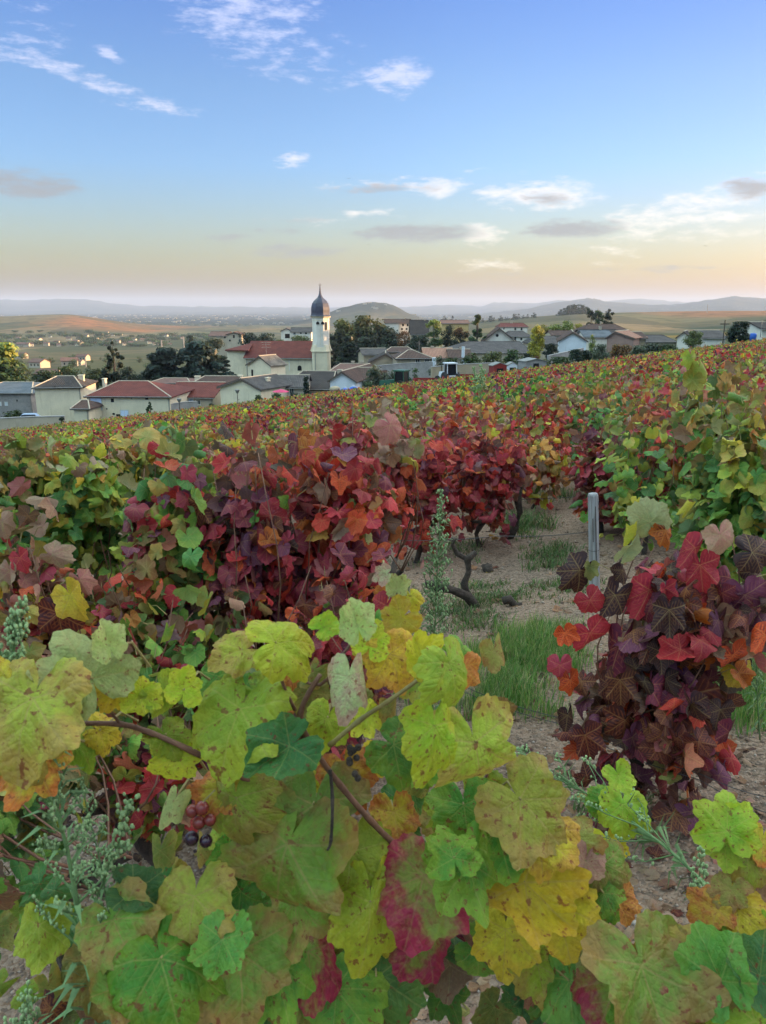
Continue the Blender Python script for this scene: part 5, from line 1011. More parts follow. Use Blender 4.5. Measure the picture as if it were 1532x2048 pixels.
# behind the church and further
H('flat_house', 'cream house with three small windows on the left behind the church', 455, 484, 669, 700, 290, 665, 9, 'beige', 'brown', 'y', wins=[(461, 681, 3, 3, 'dark'), (480, 681, 3, 3, 'dark'), (469, 673, 3, 5, 'dark')])
H('ruddy_roof_house', 'low red-roofed house left of the cream one behind the church', 420, 456, 672, 690, 300, 664, 10, 'beige', 'pink', wins=[(450, 674, 3, 4, 'dark')])
H('grey_roof_house', 'white house with long grey roof behind the nave', 583, 622, 664, 685, 300, 656, 9, 'white', 'grey', wins=[(590, 667, 4, 4, 'win'), (602, 666, 3, 3, 'dark'), (612, 666, 3, 4, 'dark')])
H('narrow_house', 'narrow white house with a dark stair left of the long grey roof', 563, 584, 662, 685, 305, 657, 8, 'white', 'grey', 'y', wins=[(575, 672, 8, 7, 'dark')])
H('white_block', 'tall white house with brown roof and rows of windows beyond the trees', 797, 821, 647, 668, 320, 639, 10, 'white', 'brown', wins=[(806, 650, 3, 4, 'dark'), (815, 650, 3, 4, 'dark'), (804, 658, 3, 3, 'dark'), (813, 658, 3, 3, 'dark')], chims=[(811, 636, 2)])
H('white_house', 'plain pale house with brown roof at the left of the tall white one', 770, 798, 646, 668, 315, 639, 10, 'white', 'brown', wins=[(780, 662, 3, 4, 'dark')])
H('steep_roof_house', 'house with a large dark steep roof and one skylight', 822, 856, 668, 690, 260, 641, 12, 'beige', 'dark', wins=[], chims=[(850, 640, 2)])
H('lit_house', 'ochre yellow house catching the low sun between the trees', 884, 936, 647, 672, 290, 641, 10, 'yellow', 'pink', wins=[(900, 652, 3, 4, 'dark')])
H('red_roof_villa', 'white villa with bright red roof on the slope behind the gabled villa', 999, 1054, 654, 668, 330, 646, 10, 'white', 'red', hip=.2, wins=[(1008, 657, 2, 3, 'dark'), (1030, 658, 3, 4, 'dark'), (1042, 658, 3, 4, 'dark')], chims=[(1026, 641, 5)])
H('slope_house', 'brown-roofed house at the right behind the grey wing', 1104, 1142, 671, 690, 230, 662, 10, 'beige', 'brown')
H('brown_hip_house', 'wide brown hipped roof with a white chimney above the salmon roof', 1170, 1258, 664, 680, 215, 648, 14, 'beige', 'brown', hip=.4, chims=[(1213, 643, 2), (1190, 648, 2)])

# church
CD = 205.; cb = at(627, 750, CD); CH = empty('church', (cb.x, CD, cb.z), 0, label='cream church with red roof and a slate-domed bell tower', cat='church'); kc = CD/F*1.012
def cz(py, D=CD): return zpy(py, D)-cb.z
def cx_(px): return (px-627)*kc
m = MB(); ZE = cz(716); m.box(cx_(492), cx_(632), 1.5, 15, -4, ZE-.05); m.build('wall', PL['cream'], CH)
RZ = zpy(684, CD+8)-cb.z
m = MB(); m.hexa([(cx_(490), .9, ZE-.3), (cx_(629), .9, ZE-.3), (cx_(629), 8.2, RZ), (cx_(497), 8.2, RZ), (cx_(490), .9, ZE), (cx_(629), .9, ZE), (cx_(629), 8.2, RZ+.3), (cx_(497), 8.2, RZ+.3)])
m.hexa([(cx_(629), 15.6, ZE-.3), (cx_(490), 15.6, ZE-.3), (cx_(497), 8.25, RZ), (cx_(629), 8.25, RZ), (cx_(629), 15.6, ZE), (cx_(490), 15.6, ZE), (cx_(497), 8.25, RZ+.3), (cx_(629), 8.25, RZ+.3)]); rf = m.build('roof', RM['redx'], CH)
m = MB(); m.tube([(cx_(490), .82, ZE-.2), (cx_(629), .82, ZE-.2)], .12, 6); m.tube([(cx_(496), 1.35, -3), (cx_(496), 1.35, ZE-.3)], .09, 5); m.tube([(cx_(624), 1.35, -3), (cx_(624), 1.35, ZE-.3)], .09, 5); m.build('gutter', MATS['gutter'], CH)
m = MB(); xa, xb = cx_(457), cx_(492)-.02; zt = cz(700); v = [(xa, 2.2, -4), (xb, 2.2, -4), (xb, 14, -4), (xa, 14, -4), (xa, 2.2, zt), (xb, 2.2, zt-.1), (xb, 14, zt), (xa, 14, zt)]; m.hexa(v); m.build('choir_wall', PL['cream'], CH)
m = MB(); a0 = (cx_(454), 1.7, zt-.02); m.add([(cx_(454), 1.7, zt), (xb+1.2, 1.2, zt-.1), (xb+1.6, 8.2, RZ-.05), (cx_(454), 14.5, zt), (xb+1.2, 14.6, zt), (cx_(454), 1.7, zt-.35), (xb+1.2, 1.2, zt-.45), (cx_(454), 14.5, zt-.35), (xb+1.2, 14.6, zt-.35)], [(0, 1, 2), (0, 2, 3), (3, 2, 4), (0, 5, 6, 1), (3, 7, 5, 0), (8, 7, 3, 4), (5, 7, 8, 6), (1, 6, 8, 4, 2)]); m.build('choir_roof', RM['redx'], CH)
def arch_part(px, py, ww, hh, y): 
    X = cx_(px); Z = cz(py); opening(CH, X, Z, ww*kc/2, hh*kc/2, 'arch', y)
arch_part(599, 737, 8, 10, 1.5); arch_part(563, 732, 8, 9, 1.5); m = MB(); m.box(cx_(579)-.12, cx_(579)+.12, 1.3, 1.5, cz(742), cz(716)); m.build('pilaster', PL['white'], CH)
# tower, turned so that one corner looks at the vineyard
TW = empty('x', (0, 0, 0)); bpy.data.objects.remove(TW)
tx = cx_(642); ty = 2.0; ro = R(22.5)
def octa(m, r0, z0, r1, z1, cut=.29, rot=R(-2)):
    """square with cut corners"""
    def ring(r, z):
        p = [(r, -r*(1-2*cut)), (r, r*(1-2*cut)), (r*(1-2*cut), r), (-r*(1-2*cut), r), (-r, r*(1-2*cut)), (-r, -r*(1-2*cut)), (-r*(1-2*cut), -r), (r*(1-2*cut), -r)]
        return [(tx+a*math.cos(rot)-b*math.sin(rot), ty+a*math.sin(rot)+b*math.cos(rot), z) for a, b in p]
    v = ring(r0, z0)+ring(r1, z1); m.add(v, [tuple(range(7, -1, -1)), tuple(range(8, 16))]+[(i, (i+1) % 8, (i+1) % 8+8, i+8) for i in range(8)])
tr_ = 17.5*kc
m = MB(); octa(m, tr_*.95, -4, tr_*.95, cz(702), .10); octa(m, tr_*.97, cz(702), tr_*.86, cz(690), .16); tw = m.build('tower_base', PL['cream'], CH)
m = MB(); octa(m, tr_*.90, cz(702)+.01, tr_*.90, cz(634), .29); tb = m.build('belfry', PL['white'], CH)
for ca_1 in ((1.04, 704, 1.04, 702.3, .12), (1.0, 635.5, 1.08, 633, .28), (.93, 641, .93, 640, .29)): m = MB(); octa(m, tr_*ca_1[0], cz(ca_1[1]), tr_*ca_1[2], cz(ca_1[3]), ca_1[4]); m.build('cornice', PL['cream'], CH)
m = MB()   # scroll buttresses at the foot of the belfry
for sg in (1, -1):
    v = []; n = 9; X0 = tx+sg*tr_*.88
    for i in range(n): t = i/(n-1); v.append((X0+sg*(.75*(1-t)**2.2+.05), cz(702)+t*3.2))
    pts = [(X0-sg*.3, cz(702))]+v+[(X0-sg*.3, cz(702)+3.2)]; N_ = len(pts)
    f = [(p, ty-.9, q) for p, q in pts]+[(p, ty+.5, q) for p, q in pts]; m.add(f, [tuple(range(N_)), tuple(range(2*N_-1, N_-1, -1))]+[(i, (i+1) % N_, (i+1) % N_+N_, i+N_) for i in range(N_)])
m.build('scroll_buttress', PL['cream'], CH)
prof = [(1.10, 633), (1.12, 632), (1.05, 630), (1.02, 626), (1.03, 620), (1.0, 614), (.90, 607), (.72, 602), (.50, 598), (.32, 595), (.20, 591), (.12, 586), (.07, 578), (.045, 570)]
m = MB()
for i in range(len(prof)-1): octa(m, tr_*.96*prof[i][0], cz(prof[i][1]), tr_*.96*prof[i+1][0], cz(prof[i+1][1]), .29)
m.build('dome', MATS['lead'], CH)
m = MB(); m.tube([(tx, ty, cz(592)), (tx, ty, cz(566))], [.12, .05], 6); m.ball((tx, ty, cz(578)), .2); m.tube([(tx-.4, ty, cz(569.5)), (tx+.4, ty, cz(569.5))], .05, 5); m.build('spire_cross', MATS['trim'], CH)
def tower_open(face_ang, du, py, ww, hh, name='belfry_opening', mt='glass'):
    c, s = math.cos(face_ang), math.sin(face_ang); o = MB(); a = ww*kc/2; b = hh*kc/2; Z = cz(py); n = 9
    v = [(-a, -b), (a, -b)]+[(a*math.cos(t*math.pi/8), b-a+a*math.sin(t*math.pi/8)) for t in range(9)]; N_ = len(v)
    o.add([(p, -.12, q) for p, q in v]+[(p, .05, q) for p, q in v], [tuple(range(N_)), tuple(range(2*N_-1, N_-1, -1))]+[(i, i+N_, (i+1) % N_+N_, (i+1) % N_) for i in range(N_)])
    ob = o.build(name, MATS[mt], CH); ob.rotation_euler = (0, 0, face_ang); return ob
R8 = R(-2); r9 = tr_*.90
fx = lambda u: (tx+u*math.cos(R8)+r9*math.sin(R8), ty+u*math.sin(R8)-r9*math.cos(R8))
for u, mt in ((-.55, 'glass'), (.75, 'glass')):
    ob = tower_open(R8, 0, 645, 6.0, 5.5); ob.location = (*fx(u), cz(646))
cr = r9*(1-.25)*1.0  # cut-corner face towards the sun
ca = R8+R(45); cxp = tx+math.sin(ca)*r9*1.004; cyp = ty-math.cos(ca)*r9*1.004
ob = tower_open(ca, 0, 650, 4.5, 15); ob.location = (cxp, cyp, cz(652))
m = MB(); [m.box(x-.06, x+.06, -.0, .06, cz(700), cz(648)) for x in (0,)]; ob = m.build('pilaster', PL['cream'], CH); ob.location = (*fx(.1), 0); ob.rotation_euler = (0, 0, R8)
m = MB(); m.tube([(tx-tr_*.6, ty-tr_*.98, 0), (tx-tr_*.6, ty-tr_*.98, cz(706))], .08, 5); m.build('downpipe', MATS['gutter'], CH)

# walls, car, tractors, tanks, parasol, sheds
def wallobj(name, pts, py_h, th, mat, label, cat='wall', cap=True):
    P = [at(*p) for p in pts]; O = P[0].copy(); root = empty(name, O, label=label, cat=cat); m = MB(); c = MB()
    for i in range(len(P)-1):
        a, b = P[i]-O, P[i+1]-O; n = Vector((-(b-a).y, (b-a).x, 0)).normalized()*th/2; h = py_h; d = Vector((0, 0, -2.))
        m.hexa([a-n+d, b-n+d, b+n+d, a+n+d, a-n+Vector((0, 0, h)), b-n+Vector((0, 0, h)), b+n+Vector((0, 0, h)), a+n+Vector((0, 0, h))])
        n2 = n*1.3; c.hexa([a-n2+Vector((0, 0, h)), b-n2+Vector((0, 0, h)), b+n2+Vector((0, 0, h)), a+n2+Vector((0, 0, h)), a-n2+Vector((0, 0, h+.1)), b-n2+Vector((0, 0, h+.1)), b+n2+Vector((0, 0, h+.1)), a+n2+Vector((0, 0, h+.1))])
    m.build('masonry', mat, root); c.build('coping', MATS['concrete'], root); return root
wallobj('garden_wall', [(-60, 864, 96), (60, 858, 97), (132, 856, 98)], 1.5, .35, PL['beige'], 'plain greyish garden wall at the left edge of the vineyard')
wallobj('yard_wall', [(340, 822, 108), (372, 817, 110), (395, 816, 111)], .9, .3, MATS['concrete'], 'low grey yard wall before the long red-roofed house')
wallobj('village_wall', [(755, 752, 125), (800, 748, 126), (865, 744, 127)], 1.6, .3, MATS['concrete'], 'long grey wall below the stone house')
wallobj('stone_garden_wall', [(862, 757, 112), (930, 751, 114), (985, 748, 116)], 1.6, .3, PL['ochre'], 'dull stone wall behind the red trailers')
wallobj('terrace_wall', [(1095, 724, 120), (1140, 714, 124), (1165, 708, 128)], .9, .3, MATS['concrete'], 'low wall with planting left of the white gable barn')
def on(px, py, D): return at(px, py, D)
O = on(65, 850, 100); car = empty('parked_car', O, label='pale blue car roof showing above the garden wall', cat='car')
m = MB(); m.add([(-2.1, -.8, .35), (2.1, -.8, .35), (2.1, .8, .35), (-2.1, .8, .35), (-2.1, -.8, .95), (2.1, -.8, .9), (2.1, .8, .9), (-2.1, .8, .95)], [(3, 2, 1, 0), (4, 5, 6, 7), (0, 1, 5, 4), (1, 2, 6, 5), (2, 3, 7, 6), (3, 0, 4, 7)])
m.hexa([(-1.5, -.75, .93), (1.1, -.75, .92), (1.1, .75, .92), (-1.5, .75, .93), (-1.0, -.6, 1.5), (.5, -.6, 1.5), (.5, .6, 1.5), (-1.0, .6, 1.5)]); m.build('body', MATS['carblue'], car)
m = MB(); m.hexa([(-1.35, -.79, 1.0), (1.0, -.79, 1.0), (1.0, -.70, 1.0), (-1.35, -.70, 1.0), (-1.0, -.66, 1.42), (.55, -.66, 1.42), (.55, -.60, 1.42), (-1.0, -.60, 1.42)]); m.build('side_window', MATS['glass'], car)
for x in (-1.3, 1.3):
    for y in (-.8, .8): m = MB(); m.lathe([(.32, -.1), (.32, .1)], 14); w = m.build('wheel', MATS['rubber'], car); w.location = (x, y, .32); w.rotation_euler = (math.pi/2, 0, 0)
car.rotation_euler = (0, 0, .2)
def wheel(root, x, y, r, w=.3, mt='rubber'):
    m = MB(); m.lathe([(r*.5, -w/2), (r, -w/2), (r*1.02, 0), (r, w/2), (r*.5, w/2)], 16); o = m.build('wheel', MATS[mt], root); o.location = (x, y, r); o.rotation_euler = (math.pi/2, 0, 0)
    q = MB(); q.lathe([(r*.48, -w/2-.02), (r*.48, w/2+.02)], 10); q.build('rim', MATS['red_paint'], o)
def tractor(px, py, D, label, body, cabm, rz, s=1.):
    O = on(px, py, D); t = empty('tractor', O, rz, label=label, cat='tractor'); t.scale = (s, s, s)
    m = MB(); m.hexa([(.2, -.4, .7), (2.1, -.32, .7), (2.1, .32, .7), (.2, .4, .7), (.2, -.4, 1.5), (2.0, -.28, 1.3), (2.0, .28, 1.3), (.2, .4, 1.5)]); m.box(-.9, .2, -.5, .5, .7, 1.1); m.build('bonnet', body, t)
    m = MB()
    for x, y in ((-.9, -.55), (.2, -.5), (.2, .5), (-.9, .55)): m.tube([(x, y, 1.1), (x*.9, y*.95, 2.3)], .05, 5)
    m.box(-1.0, .3, -.62, .62, 2.3, 2.42); c = m.build('cab', cabm, t); m = MB(); m.hexa([(-.86, -.5, 1.1), (.16, -.45, 1.1), (.16, .45, 1.1), (-.86, .5, 1.1), (-.78, -.46, 2.28), (.12, -.42, 2.28), (.12, .42, 2.28), (-.78, .46, 2.28)]); m.build('cab_glass', MATS['glass'], c)
    for y in (-.65, .65): wheel(t, -.5, y, .72, .4); wheel(t, 1.6, y, .45, .28)
    m = MB(); m.tube([(1.5, .2, 1.3), (1.5, .2, 2.1)], .04, 6); m.build('exhaust', MATS['rubber'], t); return t
tractor(797, 789, 88, 'dark green tractor half hidden by bushes beyond the vines', MATS['green_paint'], MATS['green_paint'], 2.6, 1.15)
tractor(897, 770, 84, 'tractor with white cab showing above the vines', MATS['white'], MATS['white'], 1.9, 1.0)
def trailer(px, py, D, w, label):
    O = on(px, py, D); t = empty('trailer', O, .1, label=label, cat='trailer', group='red trailers'); m = MB(); m.box(-w, w, -.8, .8, .7, .8); m.box(-w, w, -.8, -.74, .8, 1.5); m.box(-w, w, .74, .8, .8, 1.5); m.box(-w, -w+.06, -.74, .74, .8, 1.5); m.box(w-.06, w, -.74, .74, .8, 1.5); m.build('bed', MATS['red_paint'], t)
    for x in (-w*.4, w*.4):
        for y in (-.7, .7): wheel(t, x, y, .38, .25)
    m = MB(); m.tube([(w, 0, .7), (w+1.2, 0, .5)], .05, 6); m.build('drawbar', MATS['trim'], t)
trailer(858, 784, 86, 1.7, 'dark red trailer between the green tractor and the white cab'); trailer(928, 777, 85, 1.2, 'bright red trailer right of the white cab')
for i, (px, py, s, lb) in enumerate([(690, 794, 1.0, 'blue round water tank left of the other blue tank'), (707, 791, .95, 'blue round water tank nearest the beige house')]):
    O = on(px, py, 104); t = empty('water_tank', O, label=lb, cat='water tank', group='blue water tanks'); m = MB(); m.lathe([(.55*s, 0), (.62*s, .15), (.62*s, .9), (.5*s, 1.1), (.2*s, 1.2)], 16); m.build('body', MATS['blue'], t, smooth=True); m = MB(); m.lathe([(.2*s, 1.2), (.2*s, 1.34)], 10); m.build('lid', MATS['white'], t)
O = on(670, 793, 104); t = empty('bale', O, label='rounded straw-coloured sack beside the blue tanks', cat='sack'); m = MB(); m.ball((0, 0, 1.0), .75, 12, 8, .55); m.build('sack_body', PL['ochre'], t, smooth=True)
O = on(672, 800, 103.5); m = MB(); m.lathe([(.8, 0), (.8, .8), (.72, 1.0)], 14); o = m.build('water_butt', MATS['red_paint'], smooth=True); o.location = O; tag(o, 'dull red drum under the straw-coloured sack', 'drum')
O = on(562, 800, 106); t = empty('parasol', O, label='flat pink parasol open on the terrace of the grey-roofed house', cat='parasol'); zt = zpy(780, 106)-O.z; m = MB(); m.lathe([(1.15, zt-.25), (1.12, zt-.2), (.08, zt+.12)], 10); m.build('canopy', MATS['pink'], t); m = MB(); m.tube([(0, 0, 0), (0, 0, zt+.15)], .03, 6); m.build('pole', MATS['white'], t)
def shed(px, py, D, w, h, mat, rm, label, wn=True):
    O = on(px, py, D); t = empty('garden_shed', O, .25, label=label, cat='shed'); m = MB(); m.add([(-w, -w*.8, -1), (w, -w*.8, -1), (w, w*.8, -1), (-w, w*.8, -1), (-w, -w*.8, h), (w, -w*.8, h), (w, w*.8, h), (-w, w*.8, h), (0, -w*.8, h+.3), (0, w*.8, h+.3)], [(0, 1, 5, 8, 4), (1, 2, 6, 5), (2, 3, 7, 9, 6), (3, 0, 4, 7), (4, 8, 9, 7), (5, 6, 9, 8)]); m.build('wall', mat, t)
    m = MB()
    for s in (-1, 1): m.hexa([(s*(w+.15), -w*.9, h-.04), (0, -w*.9, h+.31), (0, w*.9, h+.31), (s*(w+.15), w*.9, h-.04), (s*(w+.15), -w*.9, h+.04), (0, -w*.9, h+.4), (0, w*.9, h+.4), (s*(w+.15), w*.9, h+.04)])
    m.build('roof', rm, t); m = MB(); m.box(-.4, .4, -w*.8-.03, -w*.8+.02, 0, h*.75); m.build('door', MATS['glass'], t)
shed(995, 752, 92, .85, 1.25, MATS['red_paint'], MATS['gutter'], 'small red garden shed with grey roof above the vines'); shed(1064, 737, 104, 1.5, 1.0, PL['grey'], MATS['gutter'], 'low grey stone shed with flat roof in the garden'); shed(1022, 748, 96, .6, 1.1, MATS['white'], MATS['gutter'], 'tiny whitish shed right of the red one')
O = on(1505, 684, 120); t = empty('water_tank', O, label='blue tank standing by the dark tree at the right edge', cat='water tank', group='blue water tanks'); m = MB(); m.lathe([(.45, 0), (.48, 1.1), (.4, 1.3)], 14); m.build('body', MATS['blue'], t, smooth=True); m = MB(); m.lathe([(.15, 1.3), (.15, 1.4)], 10); m.build('lid', MATS['white'], t)
O = on(868, 752, 128); m = MB(); m.lathe([(.32, -.5), (.32, zpy(715, 128)-O.z)], 12); o = m.build('vent_stack', MATS['white']); o.location = O; tag(o, 'tall white round stack standing before the stone house', 'stack')
O = on(926, 722, 146); m = MB(); m.lathe([(.3, -.5), (.3, zpy(694, 146)-O.z), (.36, zpy(694, 146)-O.z+.1)], 10); o = m.build('flue_pipe', MATS['white']); o.location = O; tag(o, 'slim white flue pipe rising over the brown wing', 'flue')
# lamps and poles
def lamp(px, py, top, D, label):
    O = on(px, py, D); t = empty('street_lamp', O, label=label, cat='street lamp', group='street lamps'); h = zpy(top, D)-O.z; m = MB(); m.tube([(0, 0, -1), (0, 0, h-.5)], [.07, .05], 6); m.build('pole', MATS['trim'], t); m = MB(); m.lathe([(.1, h-.55), (.34, h-.1), (.30, h)], 8); m.build('lamp_head', MATS['gutter'], t)
lamp(360, 826, 797, 105, 'street lamp with flared head before the long red-roofed house'); lamp(476, 812, 779, 106, 'street lamp before the cream gable wall')
def pole(px, py, top, D, r, label, mat, arms=True):
    O = on(px, py, D); t = empty('utility_pole', O, label=label, cat='utility pole', group='utility poles'); h = zpy(top, D)-O.z; m = MB(); m.tube([(0, 0, -1), (0, 0, h)], [r, r*.7], 6); m.build('pole', mat, t)
    if arms: m = MB(); m.box(-r*6, r*6, -r*.6, r*.6, h-r*6, h-r*4.6); m.build('crossarm', mat, t)
pole(1445, 690, 640, 140, .13, 'brown wooden power pole right of the long white house', MATS['treebark']); pole(324, 702, 680, 330, .35, 'pale pole left of its twin behind the cedars', MATS['concrete'], False); pole(368, 696, 673, 340, .35, 'pale pole nearest the small round tree behind the cedars', MATS['concrete'], False)
pole(172, 730, 720, 380, .3, 'short white pole in the bushes behind the farmhouse', MATS['concrete'], False); pole(1414, 626, 609, 1400, .8, 'thin mast on the far right ridge', MATS['concrete'], False); pole(838, 705, 682, 150, .07, 'thin mast over the brown cottage roof', MATS['gutter']); pole(1522, 662, 640, 125, .06, 'thin pole beside the lilac house', MATS['gutter'])

# ---------------------------------------------------------------- trees
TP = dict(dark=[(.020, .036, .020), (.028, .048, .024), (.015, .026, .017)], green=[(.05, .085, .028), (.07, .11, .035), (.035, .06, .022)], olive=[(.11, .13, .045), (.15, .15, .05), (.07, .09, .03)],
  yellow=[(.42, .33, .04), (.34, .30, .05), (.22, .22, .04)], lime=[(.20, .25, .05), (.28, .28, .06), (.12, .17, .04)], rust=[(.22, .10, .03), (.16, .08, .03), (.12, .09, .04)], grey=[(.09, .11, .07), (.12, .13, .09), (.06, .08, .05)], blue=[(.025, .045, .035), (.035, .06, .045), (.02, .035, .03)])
def tree(px, top, base, wpx, D, kind, pal, label, name=None, pal2=None, n=1400, group=None, cat='tree', ls=None):
    n = int(n*1.7)
    O = on(px, base, D); zg = gz(O.x, D); O.z = max(O.z, zg-.05); h = max(zpy(top, D)-O.z, .8); rw = wpx/2/F*D; name = name or dict(round='leafy_tree', conifer='conifer_tree', poplar='poplar_tree', cedar='cedar_tree', bush='bush', pine='pine_tree')[kind]
    root = empty(name, O, label=label, cat=cat, group=group); nc = dict(round=34, conifer=44, poplar=30, cedar=46, bush=20, pine=16)[kind]; cs = []
    z0 = dict(round=.22, conifer=.06, poplar=.08, cedar=.12, bush=.0, pine=.35)[kind]
    for i in range(nc):
        t = rng.random(); a = rng.uniform(0, 6.28)
        if kind == 'conifer': t = t**1.3; pr = (1-t)**.8*(1+.25*math.sin(t*22)); rr_ = rng.uniform(.35, 1); cr = .17*(1.25-t)
        elif kind == 'poplar': pr = math.sin(math.pi*min(1, t*.85+.12))**.5*.8; rr_ = rng.uniform(.1, .9); cr = .30
        elif kind == 'cedar': t = round(t*6)/6; pr = (1-t*.75); rr_ = rng.uniform(.2, 1); cr = .22
        elif kind == 'bush': pr = math.sqrt(max(.1, 1-t*t)); rr_ = rng.uniform(.3, .85); cr = .30
        elif kind == 'pine': pr = .85; rr_ = rng.uniform(.1, .9); cr = .3
        else: pr = math.sqrt(max(.12, 1-((t-.45)/.6)**2)); rr_ = rng.uniform(.3, .88); cr = .33
        cs.append((math.cos(a)*pr*rr_*rw, math.sin(a)*pr*rr_*rw, h*(z0+(1-z0)*t*.93), cr*rw*rng.uniform(.7, 1.25), t))
    cs = np.array(cs); k = rng.integers(0, nc, n); C = cs[k]; v = norm(rng.normal(0, 1, (n, 3)))*rng.uniform(.35, 1.12, n)[:, None]
    flat = .45 if kind == 'cedar' else (.8 if kind != 'poplar' else 1.3); pos = C[:, :3]+v*C[:, 3:4]*1.15*np.array([1, 1, flat]); pos[:, 2] = np.clip(pos[:, 2], -.1, h*1.02)
    s = (ls or max(.10, min(.9, rw*.085)))*rng.uniform(.6, 1.4, n); s = np.maximum(s, D/F*.9)
    Z = norm(v+np.array([0, 0, .5])+rng.normal(0, .5, (n, 3))); Yv = norm(rng.normal(0, 1, (n, 3))+np.array([0, 0, -.4])); X = norm(np.cross(Yv, Z)); Yv = np.cross(Z, X)
    q = np.stack([pos-Yv*s[:, None], pos+X*s[:, None]*.62+Z*s[:, None]*.12, pos+Yv*s[:, None], pos-X*s[:, None]*.62+Z*s[:, None]*.12], 1)
    ca_ = np.array(TP[pal]); c = ca_[rng.integers(0, len(ca_), n)]
    if pal2: cb_ = np.array(TP[pal2]); tt = np.clip((pos[:, 2]/h-.55)*3+rng.normal(0, .3, n), 0, 1)[:, None] > .5; c = np.where(tt, cb_[rng.integers(0, len(cb_), n)], c)  # upper leaves take the second palette, painting sunlit tops on some trees
    c = c*(.75+.5*rng.random(nc))[k][:, None]*rng.uniform(.8, 1.2, n)[:, None]; c = np.hstack([c, np.ones((n, 1))])
    me = npmesh('crown', q.reshape(-1, 3), np.arange(n*4).reshape(-1, 4), MATS['leaf_far'], {'c1': ('FLOAT_COLOR', np.repeat(c[:, None], 4, 1).reshape(-1, 4))}); link('crown', me, root)
    m = MB(); tr = max(.05, rw*.06); m.tube([(0, 0, zg-O.z-1.), (0, 0, h*.3), (rw*.03, 0, h*.6), (0, 0, h*.88)], [tr*1.3, tr, tr*.7, tr*.2], 7)
    for i in range(0, nc, 3): cc = cs[i]; m.tube([(0, 0, max(.05, cc[2]*.62)), (cc[0]*.5, cc[1]*.5, cc[2]*.85), tuple(cc[:3])], [tr*.45, tr*.28, tr*.1], 4)
    m.build('trunk', MATS['treebark'], root); return root
T = tree
T(0, 690, 790, 110, 140, 'round', 'green', 'broad tree with lit golden top behind the stone barn', pal2='lime', n=3600)  # lime upper leaves paint low sunlight into the crown colour
T(95, 742, 800, 60, 150, 'round', 'green', 'green tree right of the golden-topped one', n=1200)
T(-25, 700, 790, 60, 150, 'round', 'olive', 'yellow-green tree cut by the left edge', n=1200)
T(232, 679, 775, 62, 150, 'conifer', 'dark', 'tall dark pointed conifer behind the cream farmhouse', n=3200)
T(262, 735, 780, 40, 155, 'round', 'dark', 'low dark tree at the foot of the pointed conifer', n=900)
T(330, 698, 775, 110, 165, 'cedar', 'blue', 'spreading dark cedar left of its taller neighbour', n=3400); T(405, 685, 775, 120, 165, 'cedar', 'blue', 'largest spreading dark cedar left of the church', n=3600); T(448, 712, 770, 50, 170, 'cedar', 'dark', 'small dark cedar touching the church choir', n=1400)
T(135, 733, 770, 46, 170, 'round', 'green', 'round green tree behind the tower house', n=900); T(195, 740, 775, 60, 175, 'round', 'olive', 'olive scrubby tree left of the pointed conifer', n=1100); T(165, 748, 775, 40, 165, 'bush', 'green', 'green bush behind the tower house chimney', n=600, cat='bush')
T(380, 671, 692, 20, 320, 'round', 'dark', 'small round dark tree beside the pale poles', n=500)
for i, (a, b, c, d, p, l) in enumerate([(500, 666, 700, 44, 'dark', 'dark round tree behind the left end of the nave'), (535, 668, 700, 40, 'dark', 'dark tree behind the middle of the nave'), (430, 676, 700, 34, 'grey', 'greyish tree left of the cream house behind the church'), (600, 672, 700, 40, 'olive', 'olive tree between the nave and the long grey roof'), (560, 680, 700, 26, 'green', 'small green tree behind the nave roof')]): T(a, b, c, d, 245+i*4, 'round', p, l, n=900)
T(690, 640, 735, 66, 248, 'round', 'dark', 'dark tree with lit golden top right beside the bell tower', pal2='olive', n=2400); T(735, 634, 735, 76, 252, 'round', 'dark', 'tallest dark tree with lit olive top right of the bell tower', pal2='olive', n=2800); T(778, 655, 735, 60, 250, 'round', 'dark', 'dark tree right of the olive-topped one', n=2000); T(700, 672, 745, 74, 195, 'cedar', 'dark', 'low spreading dark tree in front of the bell tower trees', n=2200); T(770, 690, 740, 50, 190, 'round', 'dark', 'low dark tree left of the stone house', n=1300); T(735, 676, 750, 90, 205, 'cedar', 'dark', 'broad low dark cedar in the middle of the bell tower trees', n=3000); T(668, 680, 748, 40, 215, 'round', 'dark', 'dark bush touching the right side of the bell tower', n=1200)  # sunlit tops of the olive-topped trees are painted as leaf colour
T(756, 632, 700, 24, 250, 'conifer', 'dark', 'narrow conifer top poking out of the dark trees', n=900, pal2='olive')
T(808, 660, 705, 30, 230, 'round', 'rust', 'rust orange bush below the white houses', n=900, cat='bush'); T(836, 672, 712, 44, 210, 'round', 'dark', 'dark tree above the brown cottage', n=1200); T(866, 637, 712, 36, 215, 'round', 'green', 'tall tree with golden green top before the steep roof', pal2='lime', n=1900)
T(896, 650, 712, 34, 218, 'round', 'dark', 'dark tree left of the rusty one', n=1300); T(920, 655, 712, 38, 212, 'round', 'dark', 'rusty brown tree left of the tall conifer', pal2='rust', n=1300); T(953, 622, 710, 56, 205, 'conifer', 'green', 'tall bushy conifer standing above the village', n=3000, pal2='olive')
T(1070, 650, 725, 36, 150, 'poplar', 'yellow', 'golden yellow poplar among the grey roofs', n=3000); T(1102, 688, 725, 34, 145, 'round', 'dark', 'round dark bush right of the yellow poplar', n=1300, cat='bush')
